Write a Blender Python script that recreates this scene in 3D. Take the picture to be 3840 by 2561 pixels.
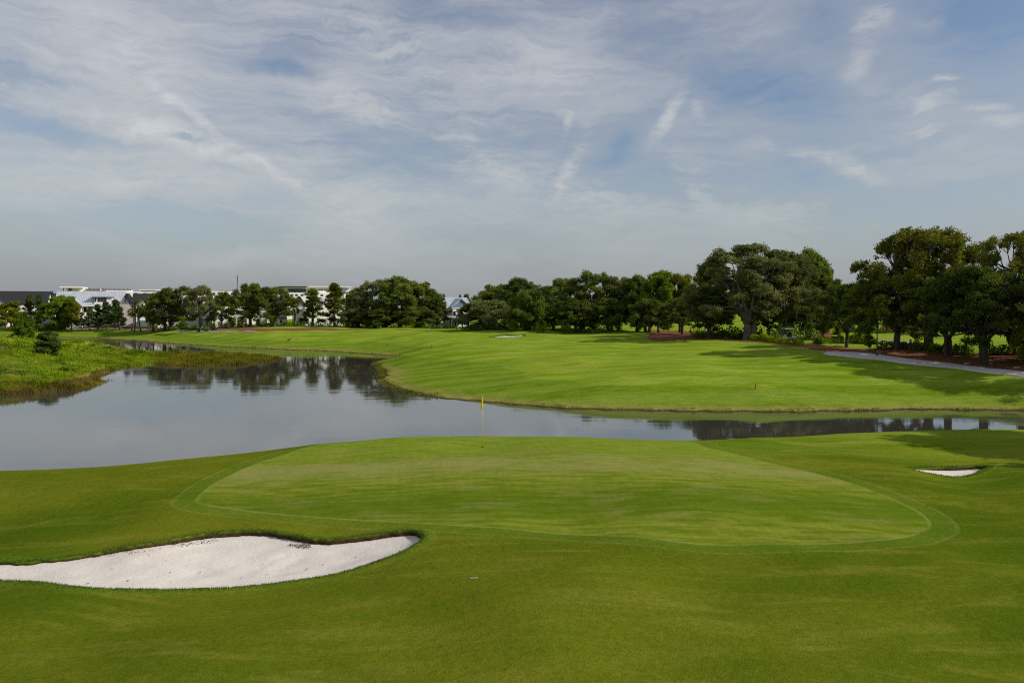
import bpy, math, random
import numpy as np
from mathutils import Vector, Matrix
from mathutils.geometry import delaunay_2d_cdt
rad = math.radians
D = bpy.data
scene = bpy.context.scene
col = scene.collection
for o in list(D.objects): D.objects.remove(o)

# ------------------------------------------------------------------ camera, light, exposure
F = 3000.0; HOR = 1165.0; CH = 8.4            # focal length / horizon row of the 3840 px wide view, eye height over the pond
cam_d = D.cameras.new("camera"); cam = D.objects.new("camera", cam_d); col.objects.link(cam)
cam.location = (0, 0, CH); cam.rotation_euler = (rad(90), 0, 0)
cam_d.sensor_width = 36; cam_d.lens = 36 * F / 3840
cam_d.shift_y = -(1280.5 - HOR) / 3840
cam_d.clip_start = 0.1; cam_d.clip_end = 9000
scene.camera = cam
SUN_EL = 33.0; SUN_AZ = 102.0                 # azimuth clockwise from +Y
sl = D.lights.new("sun", 'SUN'); sun = D.objects.new("sun", sl); col.objects.link(sun)
sl.energy = 4.2; sl.angle = rad(0.55); sl.color = (1.0, 0.93, 0.82)
sdir = Vector((math.sin(rad(SUN_AZ)) * math.cos(rad(SUN_EL)), math.cos(rad(SUN_AZ)) * math.cos(rad(SUN_EL)), math.sin(rad(SUN_EL))))
sun.rotation_euler = sdir.to_track_quat('Z', 'Y').to_euler()
sun.location = (60, -10, 60)
scene.view_settings.view_transform = 'Standard'; scene.view_settings.look = 'None'
scene.view_settings.exposure = 0.0; scene.view_settings.gamma = 1
scene.cycles.max_bounces = 6; scene.cycles.diffuse_bounces = 3; scene.cycles.glossy_bounces = 3
scene.cycles.transparent_max_bounces = 8; scene.cycles.transmission_bounces = 4
scene.cycles.use_denoising = False
scene.cycles.pixel_filter_type = 'BLACKMAN_HARRIS'; scene.cycles.filter_width = 1.15; scene.cycles.sample_clamp_indirect = 4.0

class NT:
    """tiny helper for writing node trees"""
    def __init__(s, t): s.t = t; s.t.nodes.clear()
    def n(s, typ, **k):
        o = s.t.nodes.new(typ)
        for a, b in k.items(): setattr(o, a, b)
        return o
    def put(s, node, i, v):
        if v is None: return
        if isinstance(v, bpy.types.NodeSocket): s.t.links.new(v, node.inputs[i])
        else:
            if isinstance(v, (tuple, list)) and len(v) == 3 and node.inputs[i].type == 'RGBA': v = (*v, 1)
            node.inputs[i].default_value = v
    def m(s, op, a, b=None, c=None, clamp=False):
        o = s.n('ShaderNodeMath', operation=op, use_clamp=clamp); s.put(o, 0, a); s.put(o, 1, b); s.put(o, 2, c); return o.outputs[0]
    def vm(s, op, a, b=None, sc=None):
        o = s.n('ShaderNodeVectorMath', operation=op); s.put(o, 0, a); s.put(o, 1, b)
        if sc is not None: s.put(o, 3, sc)
        return o.outputs['Value'] if op in ('LENGTH', 'DOT_PRODUCT', 'DISTANCE') else o.outputs[0]
    def noise(s, v, sc, det=3, rough=0.55, dist=0.0, c=False):
        o = s.n('ShaderNodeTexNoise'); s.put(o, 'Vector', v); s.put(o, 'Scale', sc); s.put(o, 'Detail', det)
        s.put(o, 'Roughness', rough); s.put(o, 'Distortion', dist)
        return o.outputs['Color'] if c else o.outputs['Fac']
    def mp(s, v, scale=(1, 1, 1), rot=(0, 0, 0), loc=(0, 0, 0), typ='POINT'):
        o = s.n('ShaderNodeMapping', vector_type=typ); s.put(o, 'Vector', v); o.inputs['Scale'].default_value = scale
        o.inputs['Rotation'].default_value = rot; o.inputs['Location'].default_value = loc; return o.outputs[0]
    def mr(s, v, a, b, c=0.0, d=1.0, smooth=True):
        o = s.n('ShaderNodeMapRange', interpolation_type='SMOOTHSTEP' if smooth else 'LINEAR')
        s.put(o, 0, v); s.put(o, 1, a); s.put(o, 2, b); s.put(o, 3, c); s.put(o, 4, d); return o.outputs[0]
    def mix(s, f, a, b, blend='MIX'):
        o = s.n('ShaderNodeMix', data_type='RGBA', blend_type=blend); s.put(o, 0, f); s.put(o, 6, a); s.put(o, 7, b); return o.outputs[2]
    def attr(s, name): return s.n('ShaderNodeAttribute', attribute_name=name).outputs['Fac']
    def pos(s): return s.n('ShaderNodeNewGeometry').outputs['Position']
    def bump(s, h, dist, strength=1.0):
        o = s.n('ShaderNodeBump'); s.put(o, 'Height', h); s.put(o, 'Distance', dist); s.put(o, 'Strength', strength); return o.outputs[0]
    def bsdf(s, color, rough=0.8, normal=None, spec=0.3, metal=0.0):
        o = s.n('ShaderNodeBsdfPrincipled'); s.put(o, 'Base Color', color); s.put(o, 'Roughness', rough)
        s.put(o, 'Specular IOR Level', spec); s.put(o, 'Metallic', metal)
        if normal is not None: s.put(o, 'Normal', normal)
        return o
    def out(s, sh): o = s.n('ShaderNodeOutputMaterial'); s.t.links.new(sh, o.inputs[0])

def rgb(r, g, b):
    f = lambda c: (c / 255 / 12.92) if c <= 10 else ((c / 255 + 0.055) / 1.055) ** 2.4
    return (f(r), f(g), f(b), 1)

# ------------------------------------------------------------------ world: Nishita sky seen through thin cirrus
w = D.worlds.new("World"); scene.world = w; w.use_nodes = True
S = NT(w.node_tree)
sky = S.n('ShaderNodeTexSky', sky_type='NISHITA'); sky.sun_disc = False
sky.sun_elevation = rad(SUN_EL); sky.sun_rotation = rad(SUN_AZ); sky.altitude = 10; sky.air_density = 1.0; sky.dust_density = 1.2; sky.ozone_density = 1.6
dirv = S.n('ShaderNodeTexCoord').outputs['Generated']
sp = S.n('ShaderNodeSeparateXYZ'); S.put(sp, 0, dirv)
dx, dy, dz = sp.outputs
hyp = S.m('SQRT', S.m('ADD', S.m('MULTIPLY', dx, dx), S.m('MULTIPLY', dy, dy)))
az = S.m('ARCTAN2', dx, dy); el = S.m('ARCTAN2', S.m('ABSOLUTE', dz), hyp)
cb = S.n('ShaderNodeCombineXYZ'); S.put(cb, 0, az); S.put(cb, 1, el); P = cb.outputs[0]
wob = S.vm('SCALE', S.vm('SUBTRACT', S.noise(P, 7.0, 4, 0.6, c=True), (0.5, 0.5, 0.5)), sc=0.055)
wobf = S.vm('SCALE', S.vm('SUBTRACT', S.noise(P, 34.0, 3, 0.6, c=True), (0.5, 0.5, 0.5)), sc=0.014)
Pw = S.vm('ADD', S.vm('ADD', P, wob), wobf)
def azel(px, py):
    u = (px - 1920) / F; v = (HOR - py) / F
    return math.atan(u), math.atan2(v, math.hypot(u, 1))
# broad veil of cirrus: streaks falling to the right on the left, fibrous patches elsewhere
n1 = S.noise(S.mp(Pw, scale=(1.6, 5.2, 1), rot=(0, 0, rad(28))), 1.7, 6, 0.52, 0.25)
n2 = S.noise(S.mp(Pw, scale=(2.0, 5.0, 1), rot=(0, 0, rad(-12)), loc=(3, 1, 0)), 2.0, 6, 0.54, 0.2)
n3 = S.noise(S.mp(Pw, scale=(5, 30, 1), rot=(0, 0, rad(14)), loc=(1, 5, 0)), 2.6, 6, 0.66, 0.3)
n5 = S.noise(S.mp(Pw, scale=(3, 24, 1), rot=(0, 0, rad(26)), loc=(7, 2, 0)), 2.2, 7, 0.68, 0.6)
n4 = S.noise(S.mp(Pw, scale=(9, 26, 1), rot=(0, 0, rad(10)), loc=(4, 2, 0)), 2.0, 6, 0.7, 0.8)
left = S.mr(az, -0.35, 0.45, 1.0, 0.0)
veil = S.m('ADD', S.m('MULTIPLY', n1, S.m('ADD', S.m('MULTIPLY', left, 0.55), 0.4)), S.m('MULTIPLY', n2, S.m('SUBTRACT', 0.75, S.m('MULTIPLY', left, 0.45))))
veil = S.m('ADD', veil, S.m('MULTIPLY', S.m('SUBTRACT', n3, 0.5), 0.22))
dens = S.mr(veil, 0.36, 0.68, 0.08, 0.66)
dens = S.m('ADD', dens, S.m('MULTIPLY', S.m('SUBTRACT', n5, 0.5), S.m('ADD', 0.30, S.m('MULTIPLY', left, 0.60))))
dens = S.m('ADD', dens, S.m('MULTIPLY', left, 0.13))
acc = dens
W = [(330, 395, 990, 640, 36, .95), (560, 300, 850, 540, 18, .75), (850, 545, 1180, 730, 20, .5), (350, -20, 720, 430, 120, .42),
     (-50, 120, 560, 360, 170, .22), (1120, 290, 1560, 520, 85, .45), (1380, 160, 1900, 420, 110, .22), (1800, 200, 2300, 300, 120, .30),
     (2420, 560, 2570, 300, 26, .62), (2070, 780, 2230, 430, 34, .42), (2112, 530, 2145, 400, 14, .32), (2520, 620, 2660, 770, 60, .42),
     (3010, 590, 3330, 700, 30, .62), (2820, 540, 3120, 580, 30, .32), (3200, 150, 3400, 0, 34, .34), (3110, 330, 3280, 200, 42, .34),
     (3480, 322, 3615, 286, 14, .5), (3420, 430, 3610, 355, 26, .42), (3600, 436, 3800, 404, 15, .45), (3660, 482, 3850, 452, 20, .42),
     (3390, 508, 3560, 500, 11, .42), (3430, 530, 3550, 520, 9, .40), (3400, 122, 3570, 84, 18, .36), (3540, 570, 3670, 535, 16, .28), (3100, 420, 3900, 330, 60, .18), (3150, 180, 3330, 90, 40, .2),
     (0, 270, 20, 330, 16, .4), (2600, 330, 2630, 460, 22, .25),
     (1560, 560, 2050, 640, 90, .40), (1900, 700, 2500, 760, 90, .40), (-100, 620, 900, 700, 80, .30), (2650, 780, 3500, 860, 80, .35), (1100, 640, 1500, 900, 90, .30), (180, -30, 330, 60, 60, .4), (1050, 30, 1700, 150, 90, .25),
     (250, 770, 1080, 880, 62, -.55), (-60, 440, 420, 500, 38, -.55), (920, 225, 1220, 285, 30, -.5), (2230, 640, 2380, 500, 48, -.5),
     (1500, 40, 2100, 110, 38, -.35), (2560, 240, 3300, 440, 80, -.3), (3550, -50, 3900, 260, 190, -.45), (620, 500, 800, 560, 22, -.45), (2900, 20, 3300, 210, 70, -.2)]
for (x0, y0, x1, y1, wd, st) in W:
    a0, e0 = azel(x0, y0); a1, e1 = azel(x1, y1)
    L = math.hypot(a1 - a0, e1 - e0) / 2 + wd / F * 0.6; th = math.atan2(e1 - e0, a1 - a0)
    q = S.mp(Pw if abs(x1-x0) > 90 or st < 0 else S.vm('ADD', P, wobf), scale=(L * 1.25, wd / F * 1.7, 1), rot=(0, 0, th), loc=((a0 + a1) / 2, (e0 + e1) / 2, 0), typ='TEXTURE')
    r = S.vm('LENGTH', q)
    g = S.mr(r, 1.0, 0.0, 0.0, st * (0.85 if st > 0 else 1.0))
    if st > 0: g = S.m('MULTIPLY', g, S.mr(n4, 0.34, 0.66, 0.35, 1.2))
    acc = S.m('ADD', acc, g)
acc = S.m('MINIMUM', S.m('MAXIMUM', acc, 0.0), 1.5)
skyc = S.vm('SCALE', sky.outputs[0], sc=0.105)
skyc = S.mix(1.0, skyc, (0.93, 0.93, 0.96, 1), 'MULTIPLY')
cloudc = S.mix(S.mr(el, 0.02, 0.42), (0.41, 0.445, 0.46, 1), (0.41, 0.43, 0.485, 1))
c1 = S.mix(S.m('MINIMUM', S.m('MULTIPLY', acc, 0.95), 0.9), skyc, cloudc)
c1 = S.vm('ADD', c1, S.vm('SCALE', (0.20, 0.19, 0.17), sc=S.m('MAXIMUM', S.m('SUBTRACT', acc, 0.55), 0.0)))
hz = S.mr(S.m('ADD', el, S.m('MULTIPLY', S.m('SUBTRACT', n1, 0.5), 0.12)), -0.03, 0.16, 1.0, 0.0)
hcol = S.mix(S.mr(el, 0.0, 0.16), S.mix(left, (0.315, 0.33, 0.355, 1), (0.285, 0.30, 0.325, 1)), (0.375, 0.405, 0.425, 1))
c2 = S.mix(S.m('MULTIPLY', hz, 0.93), c1, hcol)
bg = S.n('ShaderNodeBackground'); S.put(bg, 0, c2); bg.inputs[1].default_value = 1.0
wo = S.n('ShaderNodeOutputWorld'); w.node_tree.links.new(bg.outputs[0], wo.inputs[0])

# ------------------------------------------------------------------ bookkeeping helpers
def tag(o, label=None, cat=None, group=None, kind=None):
    if label: o['label'] = label
    if cat: o['category'] = cat
    if group: o['group'] = group
    if kind: o['kind'] = kind
    return o
def empty(name, loc, rz=0.0):
    o = D.objects.new(name, None); col.objects.link(o); o.location = loc; o.rotation_euler = (0, 0, rz); o.empty_display_size = 0.3
    return o
def mesh_np(name, V, Fc, mats, parent=None, smooth=False, attrs=None, midx=None):
    """V (n,3); Fc list of index arrays all of one width (m,k) or python list of tuples"""
    me = D.meshes.new(name)
    V = np.asarray(V, np.float32)
    if isinstance(Fc, np.ndarray):
        m, k = Fc.shape
        me.vertices.add(len(V)); me.vertices.foreach_set('co', V.ravel())
        me.loops.add(m * k); me.loops.foreach_set('vertex_index', Fc.astype(np.int32).ravel())
        me.polygons.add(m); me.polygons.foreach_set('loop_start', np.arange(0, m * k, k, dtype=np.int32))
        me.update(calc_edges=True)
    else:
        me.from_pydata(V.tolist(), [], [tuple(f) for f in Fc]); me.update()
    if midx is not None: me.polygons.foreach_set('material_index', np.asarray(midx, np.int32))
    if smooth: me.polygons.foreach_set('use_smooth', np.ones(len(me.polygons), bool))
    if attrs:
        for n, a in attrs.items():
            at = me.attributes.new(n, 'FLOAT', 'POINT'); at.data.foreach_set('value', np.asarray(a, np.float32))
    for mt in (mats if isinstance(mats, (list, tuple)) else [mats]): me.materials.append(mt)
    o = D.objects.new(name, me); col.objects.link(o)
    if parent: o.parent = parent
    return o
def copy_tree(o, parent=None):
    c = o.copy(); col.objects.link(c)
    if parent: c.parent = parent
    for ch in list(o.children): copy_tree(ch, c)
    return c
class MB:
    """collects simple solids into one mesh"""
    def __init__(s): s.v = []; s.f = []
    def add(s, vs, fs):
        b = len(s.v); s.v += [tuple(v) for v in vs]; s.f += [tuple(i + b for i in f) for f in fs]; return s
    def box(s, x0, y0, z0, x1, y1, z1):
        return s.add([(x0, y0, z0), (x1, y0, z0), (x1, y1, z0), (x0, y1, z0), (x0, y0, z1), (x1, y0, z1), (x1, y1, z1), (x0, y1, z1)],
                     [(0, 3, 2, 1), (4, 5, 6, 7), (0, 1, 5, 4), (1, 2, 6, 5), (2, 3, 7, 6), (3, 0, 4, 7)])
    def prism(s, pts, y0, y1):
        """polygon in xz extruded along y"""
        n = len(pts)
        return s.add([(p[0], y0, p[1]) for p in pts] + [(p[0], y1, p[1]) for p in pts],
                     [tuple(range(n)), tuple(range(2 * n - 1, n - 1, -1))] + [(i, i + n, (i + 1) % n + n, (i + 1) % n) for i in range(n)])
    def prismx(s, pts, x0, x1):
        n = len(pts)
        return s.add([(x0, p[0], p[1]) for p in pts] + [(x1, p[0], p[1]) for p in pts],
                     [tuple(range(n))[::-1], tuple(range(n, 2 * n))] + [(i, (i + 1) % n, (i + 1) % n + n, i + n) for i in range(n)])
    def tube(s, pts, rs, n=8, cap=True):
        pts = [Vector(p) for p in pts]; b = len(s.v)
        if not isinstance(rs, (list, tuple)): rs = [rs] * len(pts)
        up = None
        for i, p in enumerate(pts):
            t = (pts[min(i + 1, len(pts) - 1)] - pts[max(i - 1, 0)]).normalized()
            if up is None: up = Vector((1, 0, 0)) if abs(t.x) < 0.8 else Vector((0, 1, 0))
            a = t.cross(up).normalized(); c = t.cross(a).normalized(); up = -(t.cross(a)).cross(t) if False else up
            for k in range(n):
                q = p + (a * math.cos(2 * math.pi * k / n) + c * math.sin(2 * math.pi * k / n)) * rs[i]; s.v.append(tuple(q))
        for i in range(len(pts) - 1):
            for k in range(n):
                s.f.append((b + i * n + k, b + i * n + (k + 1) % n, b + (i + 1) * n + (k + 1) % n, b + (i + 1) * n + k))
        if cap: s.f.append(tuple(b + k for k in range(n))[::-1]); s.f.append(tuple(b + (len(pts) - 1) * n + k for k in range(n)))
        return s
    def build(s, name, m, parent=None, smooth=False):
        return mesh_np(name, s.v, s.f, m, parent, smooth)

# ------------------------------------------------------------------ terrain: smooth surface through surveyed points
def wp(px, py, Y): return ((px - 1920) * Y / F, Y, CH - (py - HOR) * Y / F)
ctrl = []
def CZ(px, py, z): Y = (CH - z) * F / (py - HOR); ctrl.append(((px - 1920) * Y / F, Y, z))
def CY(px, py, Y): ctrl.append(wp(px, py, Y))
crest = [(-900, 1790, 31), (-400, 1782, 32), (0, 1772, 33), (300, 1757, 33.7), (600, 1730, 34.5), (900, 1700, 35.2), (1200, 1662, 36), (1500, 1637, 37), (1800, 1631, 37.5), (2100, 1636, 38), (2350, 1645, 38.7),
         (2560, 1650, 39.3), (2800, 1641, 41), (3100, 1630, 43), (3400, 1613, 45), (3700, 1607, 46), (3900, 1607, 46.5), (4400, 1610, 47), (5200, 1615, 48)]
for (x, y, Y) in crest:
    X, _, Z = wp(x, y, Y)
    ctrl.append((X, Y, Z)); ctrl.append((X * (Y + 2.6) / Y, Y + 2.6, Z * 0.66)); ctrl.append((X * (Y + 5.4) / Y, Y + 5.4, 0.0)); ctrl.append((X * (Y + 8.5) / Y, Y + 8.5, -0.8))
for (x, y, Y) in [(1810, 1676, 35), (1300, 1700, 33.6), (1000, 1760, 31)]: CY(x, y, Y)
for (x, y, z) in [(745, 1870, 2.08), (1250, 1770, 2.42), (1700, 1745, 2.60), (2200, 1760, 2.62), (2500, 1700, 2.50), (1500, 1850, 2.28), (2200, 1880, 2.25), (2600, 1850, 2.38), (2900, 1800, 2.35), (1000, 1900, 2.08), (1700, 1950, 2.12),
                  (2300, 1995, 2.12), (2800, 2030, 2.08), (3300, 1950, 2.0), (3480, 1975, 1.9), (3200, 1760, 2.3), (2950, 1722, 2.30), (3200, 1722, 2.24), (3400, 1762, 2.16),
                  (3100, 1690, 1.98), (3100, 1665, 1.90), (3500, 1700, 1.80), (3700, 1680, 1.78), (3600, 1800, 1.72), (3840, 1800, 1.9), (3840, 2000, 1.95), (3700, 1900, 1.85), (4500, 1900, 2.2), (4300, 1720, 2.0),
                  (3840, 2561, 2.4), (3000, 2561, 2.4), (1900, 2561, 2.35), (1000, 2561, 2.2), (0, 2561, 2.0), (0, 2350, 1.8), (900, 2350, 1.95), (1900, 2300, 2.3), (1900, 2120, 2.2), (2900, 2250, 2.25), (3840, 2250, 2.2), (3300, 2100, 2.0),
                  (0, 2115, 1.74), (500, 2050, 1.95), (900, 1996, 2.08), (1250, 2040, 2.02), (1560, 2000, 2.12), (1500, 2085, 1.98), (1200, 2165, 1.82), (600, 2212, 1.6), (0, 2180, 1.52), (-500, 2150, 1.5),
                  (0, 1900, 1.66), (400, 1850, 1.9), (0, 2000, 1.62), (400, 1960, 1.8), (-700, 1900, 1.6), (-900, 2561, 1.9), (4800, 2561, 2.5)]: CZ(x, y, z)
for (X, Y, Z) in [(0, 3, 2.6), (-15, 3, 2.4), (15, 3, 2.7), (30, 6, 2.8), (-30, 6, 2.2), (0, -14, 2.6), (-40, -10, 2.3), (40, -10, 3)]: ctrl.append((X, Y, Z))
shoreF = [(1403, 1362), (1419, 1376), (1438, 1392), (1424, 1411), (1435, 1437), (1456, 1451), (1546, 1476), (1642, 1492), (1820, 1509), (2000, 1524), (2200, 1534), (2500, 1541), (2828, 1545), (3107, 1543), (3456, 1536), (3840, 1541), (4400, 1545), (5400, 1545)]
shoreB = [(-300, 1262), (0, 1262), (150, 1262), (287, 1265), (415, 1272), (526, 1277), (656, 1289), (815, 1298), (943, 1305), (1070, 1311), (1198, 1316), (1355, 1325), (1467, 1333), (1500, 1343)]
for (x, y) in shoreF + shoreB: CZ(x, y, 0.0)
shoreL = [(-900, 1490), (-400, 1485), (0, 1480), (130, 1473), (250, 1462), (340, 1440), (350, 1415), (400, 1392), (480, 1372), (560, 1364), (700, 1371), (900, 1367), (1000, 1355), (1040, 1345)]
for (x, y) in shoreL: CZ(x, y, 0.0)
for (x, y, z) in [(0, 1440, 0.9), (150, 1430, 0.9), (0, 1390, 1.7), (179, 1340, 2.1), (0, 1330, 2.6), (80, 1285, 3.0), (250, 1310, 2.0), (330, 1370, 0.9), (300, 1320, 1.7), (420, 1330, 0.8), (460, 1345, 0.5), (560, 1345, 0.2), (700, 1345, 0.15), (850, 1345, 0.15),
                  (560, 1322, 0.0), (720, 1316, 0.0), (850, 1321, 0.0), (950, 1332, 0.0), (980, 1340, 0.1), (-400, 1400, 1.6), (-400, 1320, 2.6), (-800, 1340, 2.4)]: CZ(x, y, z)
for (x, y, Y) in [(220, 1280, 150), (380, 1291, 150), (430, 1299, 148), (0, 1260, 155), (100, 1265, 152), (-300, 1262, 155)]: CY(x, y, Y)
for (X, Y, Z) in [(-150, 205, 0.9), (-125, 190, 0.5), (-105, 180, 0.0), (-165, 232, -0.3), (-120, 215, -0.8), (-95, 190, -0.9), (-60, 165, -1), (-240, 215, 1.5)]: ctrl.append((X, Y, Z))
for (x, y, z) in [(600, 1700, -1.2), (0, 1560, -1.3), (600, 1500, -1.3), (1200, 1500, -1.3), (1000, 1420, -1.2), (1300, 1400, -0.9), (1250, 1345, -0.7), (1650, 1545, -1.2), (2200, 1580, -1.1), (2800, 1590, -1.0), (3400, 1590, -1.0), (4200, 1590, -1), (700, 1400, -0.9), (1100, 1370, -0.9), (0, 1650, -1.3), (-900, 1600, -1.3), (1600, 1590, -1.2), (1950, 1575, -1.2), (2500, 1590, -1.1), (1750, 1560, -1.2)]: ctrl.append(((x - 1920) * CH / (y - HOR), CH * F / (y - HOR), z))
for (x, y, Y) in [(2833, 1456, 71), (1687, 1379, 104), (2833, 1500, 69), (3840, 1500, 69.3), (1527, 1331, 124), (1470, 1347, 124)]: CY(x, y, Y)
for (x, y, z) in [(1900, 1440, 1.0), (2300, 1440, 1.6), (2000, 1420, 1.35), (2800, 1425, 1.95), (3400, 1450, 1.45), (3840, 1455, 1.4), (3840, 1415, 2.2), (3400, 1365, 2.6), (2800, 1380, 2.25), (2200, 1380, 2.0), (1800, 1370, 1.5), (1800, 1330, 2.1), (2200, 1330, 2.6), (2800, 1330, 2.8), (3400, 1335, 2.95),
                  (3840, 1370, 2.8), (3100, 1325, 3.05), (2800, 1300, 3.2), (2800, 1275, 3.45), (2400, 1290, 3.0), (2400, 1262, 3.5), (1900, 1290, 2.45), (1900, 1266, 2.78), (1900, 1256, 3.15), (1990, 1256, 3.15), (1820, 1258, 2.95), (1900, 1247, 3.4), (1900, 1238, 3.7), (1600, 1310, 1.9), (1600, 1280, 2.4), (1600, 1255, 3.0), (1600, 1239, 3.4),
                  (3100, 1295, 3.3), (3500, 1300, 3.45), (3600, 1332, 3.2), (3700, 1390, 2.4), (3500, 1368, 2.6), (3840, 1328, 3.45), (3150, 1262, 3.4), (3500, 1255, 3.6), (2550, 1240, 3.6), (2900, 1245, 3.5), (2300, 1238, 3.8), (3840, 1270, 3.8)]: CZ(x, y, z)
for (x, y, Y) in [(1200, 1285, 181), (1200, 1260, 192), (1200, 1243, 199), (1200, 1237, 206), (1000, 1285, 185), (1000, 1262, 195), (1000, 1244, 201), (1000, 1238, 208), (800, 1277, 200), (800, 1256, 213), (800, 1244, 224), (800, 1238, 234), (600, 1262, 236), (600, 1245, 247), (600, 1237, 257),
                  (450, 1254, 258), (450, 1238, 266), (1350, 1285, 178), (1350, 1258, 192), (1350, 1240, 203), (800, 1226, 256), (1050, 1228, 235), (300, 1246, 266), (300, 1233, 276), (0, 1248, 268), (0, 1232, 280), (0, 1216, 292), (450, 1216, 290), (800, 1219, 272), (1300, 1222, 256), (1690, 1228, 235), (2000, 1225, 225),
                  (2400, 1212, 270), (3000, 1208, 270), (3400, 1206, 270), (3840, 1212, 240), (4600, 1230, 200), (-600, 1216, 295), (5200, 1330, 100), (5000, 1420, 75)]: CY(x, y, Y)
for X in (-500, -250, 0, 250, 500):
    for Y in (340, 480): ctrl.append((X, Y, 4.0))
ctrl = np.array(ctrl)
def warp(X, Y): return np.stack([X / (np.abs(Y) + 15), np.log(np.maximum(Y + 18, 1.0))], -1)
cw = warp(ctrl[:, 0], ctrl[:, 1])
def phi(r2): return 0.5 * r2 * np.log(r2 + 1e-12)
def _fit():
    n = len(cw); d2 = ((cw[:, None] - cw[None]) ** 2).sum(-1)
    A = np.zeros((n + 3, n + 3)); A[:n, :n] = phi(d2) + np.eye(n) * 2e-5
    A[:n, n] = 1; A[:n, n + 1:] = cw; A[n, :n] = 1; A[n + 1:, :n] = cw.T
    return np.linalg.solve(A, np.concatenate([ctrl[:, 2], np.zeros(3)]))
coef = _fit()
_rs = np.random.RandomState(5)
UND = [(2 * math.pi / L * math.cos(t), 2 * math.pi / L * math.sin(t), p, a) for L, t, p, a in
       [(9, 1.2, 0.3, .030), (13, 2.2, 1.3, .045), (21, 0.6, 2.1, .06), (7, 2.8, 4.0, .02), (34, 1.8, 5.0, .09), (5.5, 0.2, 3.3, .012), (16, 2.9, .7, .05), (4.1, 1.7, 2.7, .008)]]
def ztn(X, Y):
    X = np.atleast_1d(np.asarray(X, float)); Y = np.atleast_1d(np.asarray(Y, float)); out = np.empty(X.shape)
    q = warp(X, np.clip(Y, -14, 480)); 
    for i in range(0, len(X), 40000):
        s = slice(i, i + 40000); d2 = (q[s, 0][:, None] - cw[None, :, 0]) ** 2 + (q[s, 1][:, None] - cw[None, :, 1]) ** 2
        out[s] = phi(d2) @ coef[:len(cw)] + coef[len(cw)] + q[s] @ coef[len(cw) + 1:]
    f = np.clip((Y - 300) / 100, 0, 1); out = out * (1 - f) + 4.0 * f
    side = np.clip((np.abs(X) / (Y + 40) - 1.3) / 0.5, 0, 1); out = out * (1 - side) + np.clip(out, -1, 4) * side
    u = np.zeros(X.shape)
    far = np.clip((Y - 55) / 30, 0, 1)
    for kx, ky, p, a in UND: u += a * (0.45 + 1.1 * far) * np.sin(kx * X + ky * Y + p + 0.8 * np.sin(0.07 * X - 0.05 * Y + p))
    nn_ = np.clip((28 - Y) / 6, 0, 1)
    u += nn_ * (0.055 * np.sin(0.62 * X + 0.34 * Y + 1 + .6 * np.sin(Y * .4)) + 0.045 * np.sin(0.95 * X - 0.5 * Y + 2.0 + .7 * np.sin(X * .3)) + 0.02 * np.sin(1.9 * X + 0.9 * Y))
    land = np.clip(out / 1.2, 0, 1)
    wm_ = np.clip((-X - 30) / 10, 0, 1) * np.clip((Y - 74) / 8, 0, 1) * np.clip((172 - Y) / 12, 0, 1) * np.clip(out / 0.8, 0, 1)
    u2 = 0.17 * np.sin(X * 1.1 + np.sin(Y * .5) * 2) * np.sin(Y * .62 + np.sin(X * .4) * 2) + 0.13 * np.sin(X * .47 + Y * .8 + 1) + 0.07 * np.sin(X * 2.3 + 1) * np.sin(Y * 1.7)
    sh = np.exp(-(out / 0.35) ** 2) * np.clip((Y - 52) / 6, 0, 1) * (0.05 * np.sin(X * 1.9 + np.sin(Y * .9) * 2) + 0.04 * np.sin(X * .8 + Y * .6) + 0.035 * np.sin(X * 4.1 + Y * 1.3) * np.sin(X * .31))
    return np.maximum(out + u * land * 0.9 + u2 * wm_ + sh, -2.0)
def zt(x, y): return float(ztn([x], [y])[0])
def hit(px, py, y0=9.0, y1=420.0):
    Y = np.exp(np.linspace(math.log(y0), math.log(y1), 1500)); X = (px - 1920) * Y / F
    d = ztn(X, Y) - (CH - (py - HOR) * Y / F)
    k = np.where((d[1:] >= 0) & (d[:-1] < 0))[0]
    if len(k) == 0: i = int(np.argmin(np.abs(d)))
    else: i = int(k[0])
    return (float(X[i]), float(Y[i]))
def hits(L, y0=9.0, y1=420.0): return np.array([hit(x, y, y0, y1) for x, y in L])
def smooth_closed(P, n):
    P = np.asarray(P, float); m = len(P); seg = []
    for i in range(m):
        a, b, c, d = P[i - 1], P[i], P[(i + 1) % m], P[(i + 2) % m]
        t = np.linspace(0, 1, 24, endpoint=False)[:, None]
        seg.append(0.5 * ((2 * b) + (-a + c) * t + (2 * a - 5 * b + 4 * c - d) * t ** 2 + (-a + 3 * b - 3 * c + d) * t ** 3))
    Q = np.concatenate(seg); d = np.r_[0, np.cumsum(np.linalg.norm(np.diff(np.r_[Q, Q[:1]], axis=0), axis=1))]
    s = np.linspace(0, d[-1], n, endpoint=False); QQ = np.r_[Q, Q[:1]]
    return np.stack([np.interp(s, d, QQ[:, 0]), np.interp(s, d, QQ[:, 1])], -1)
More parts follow.
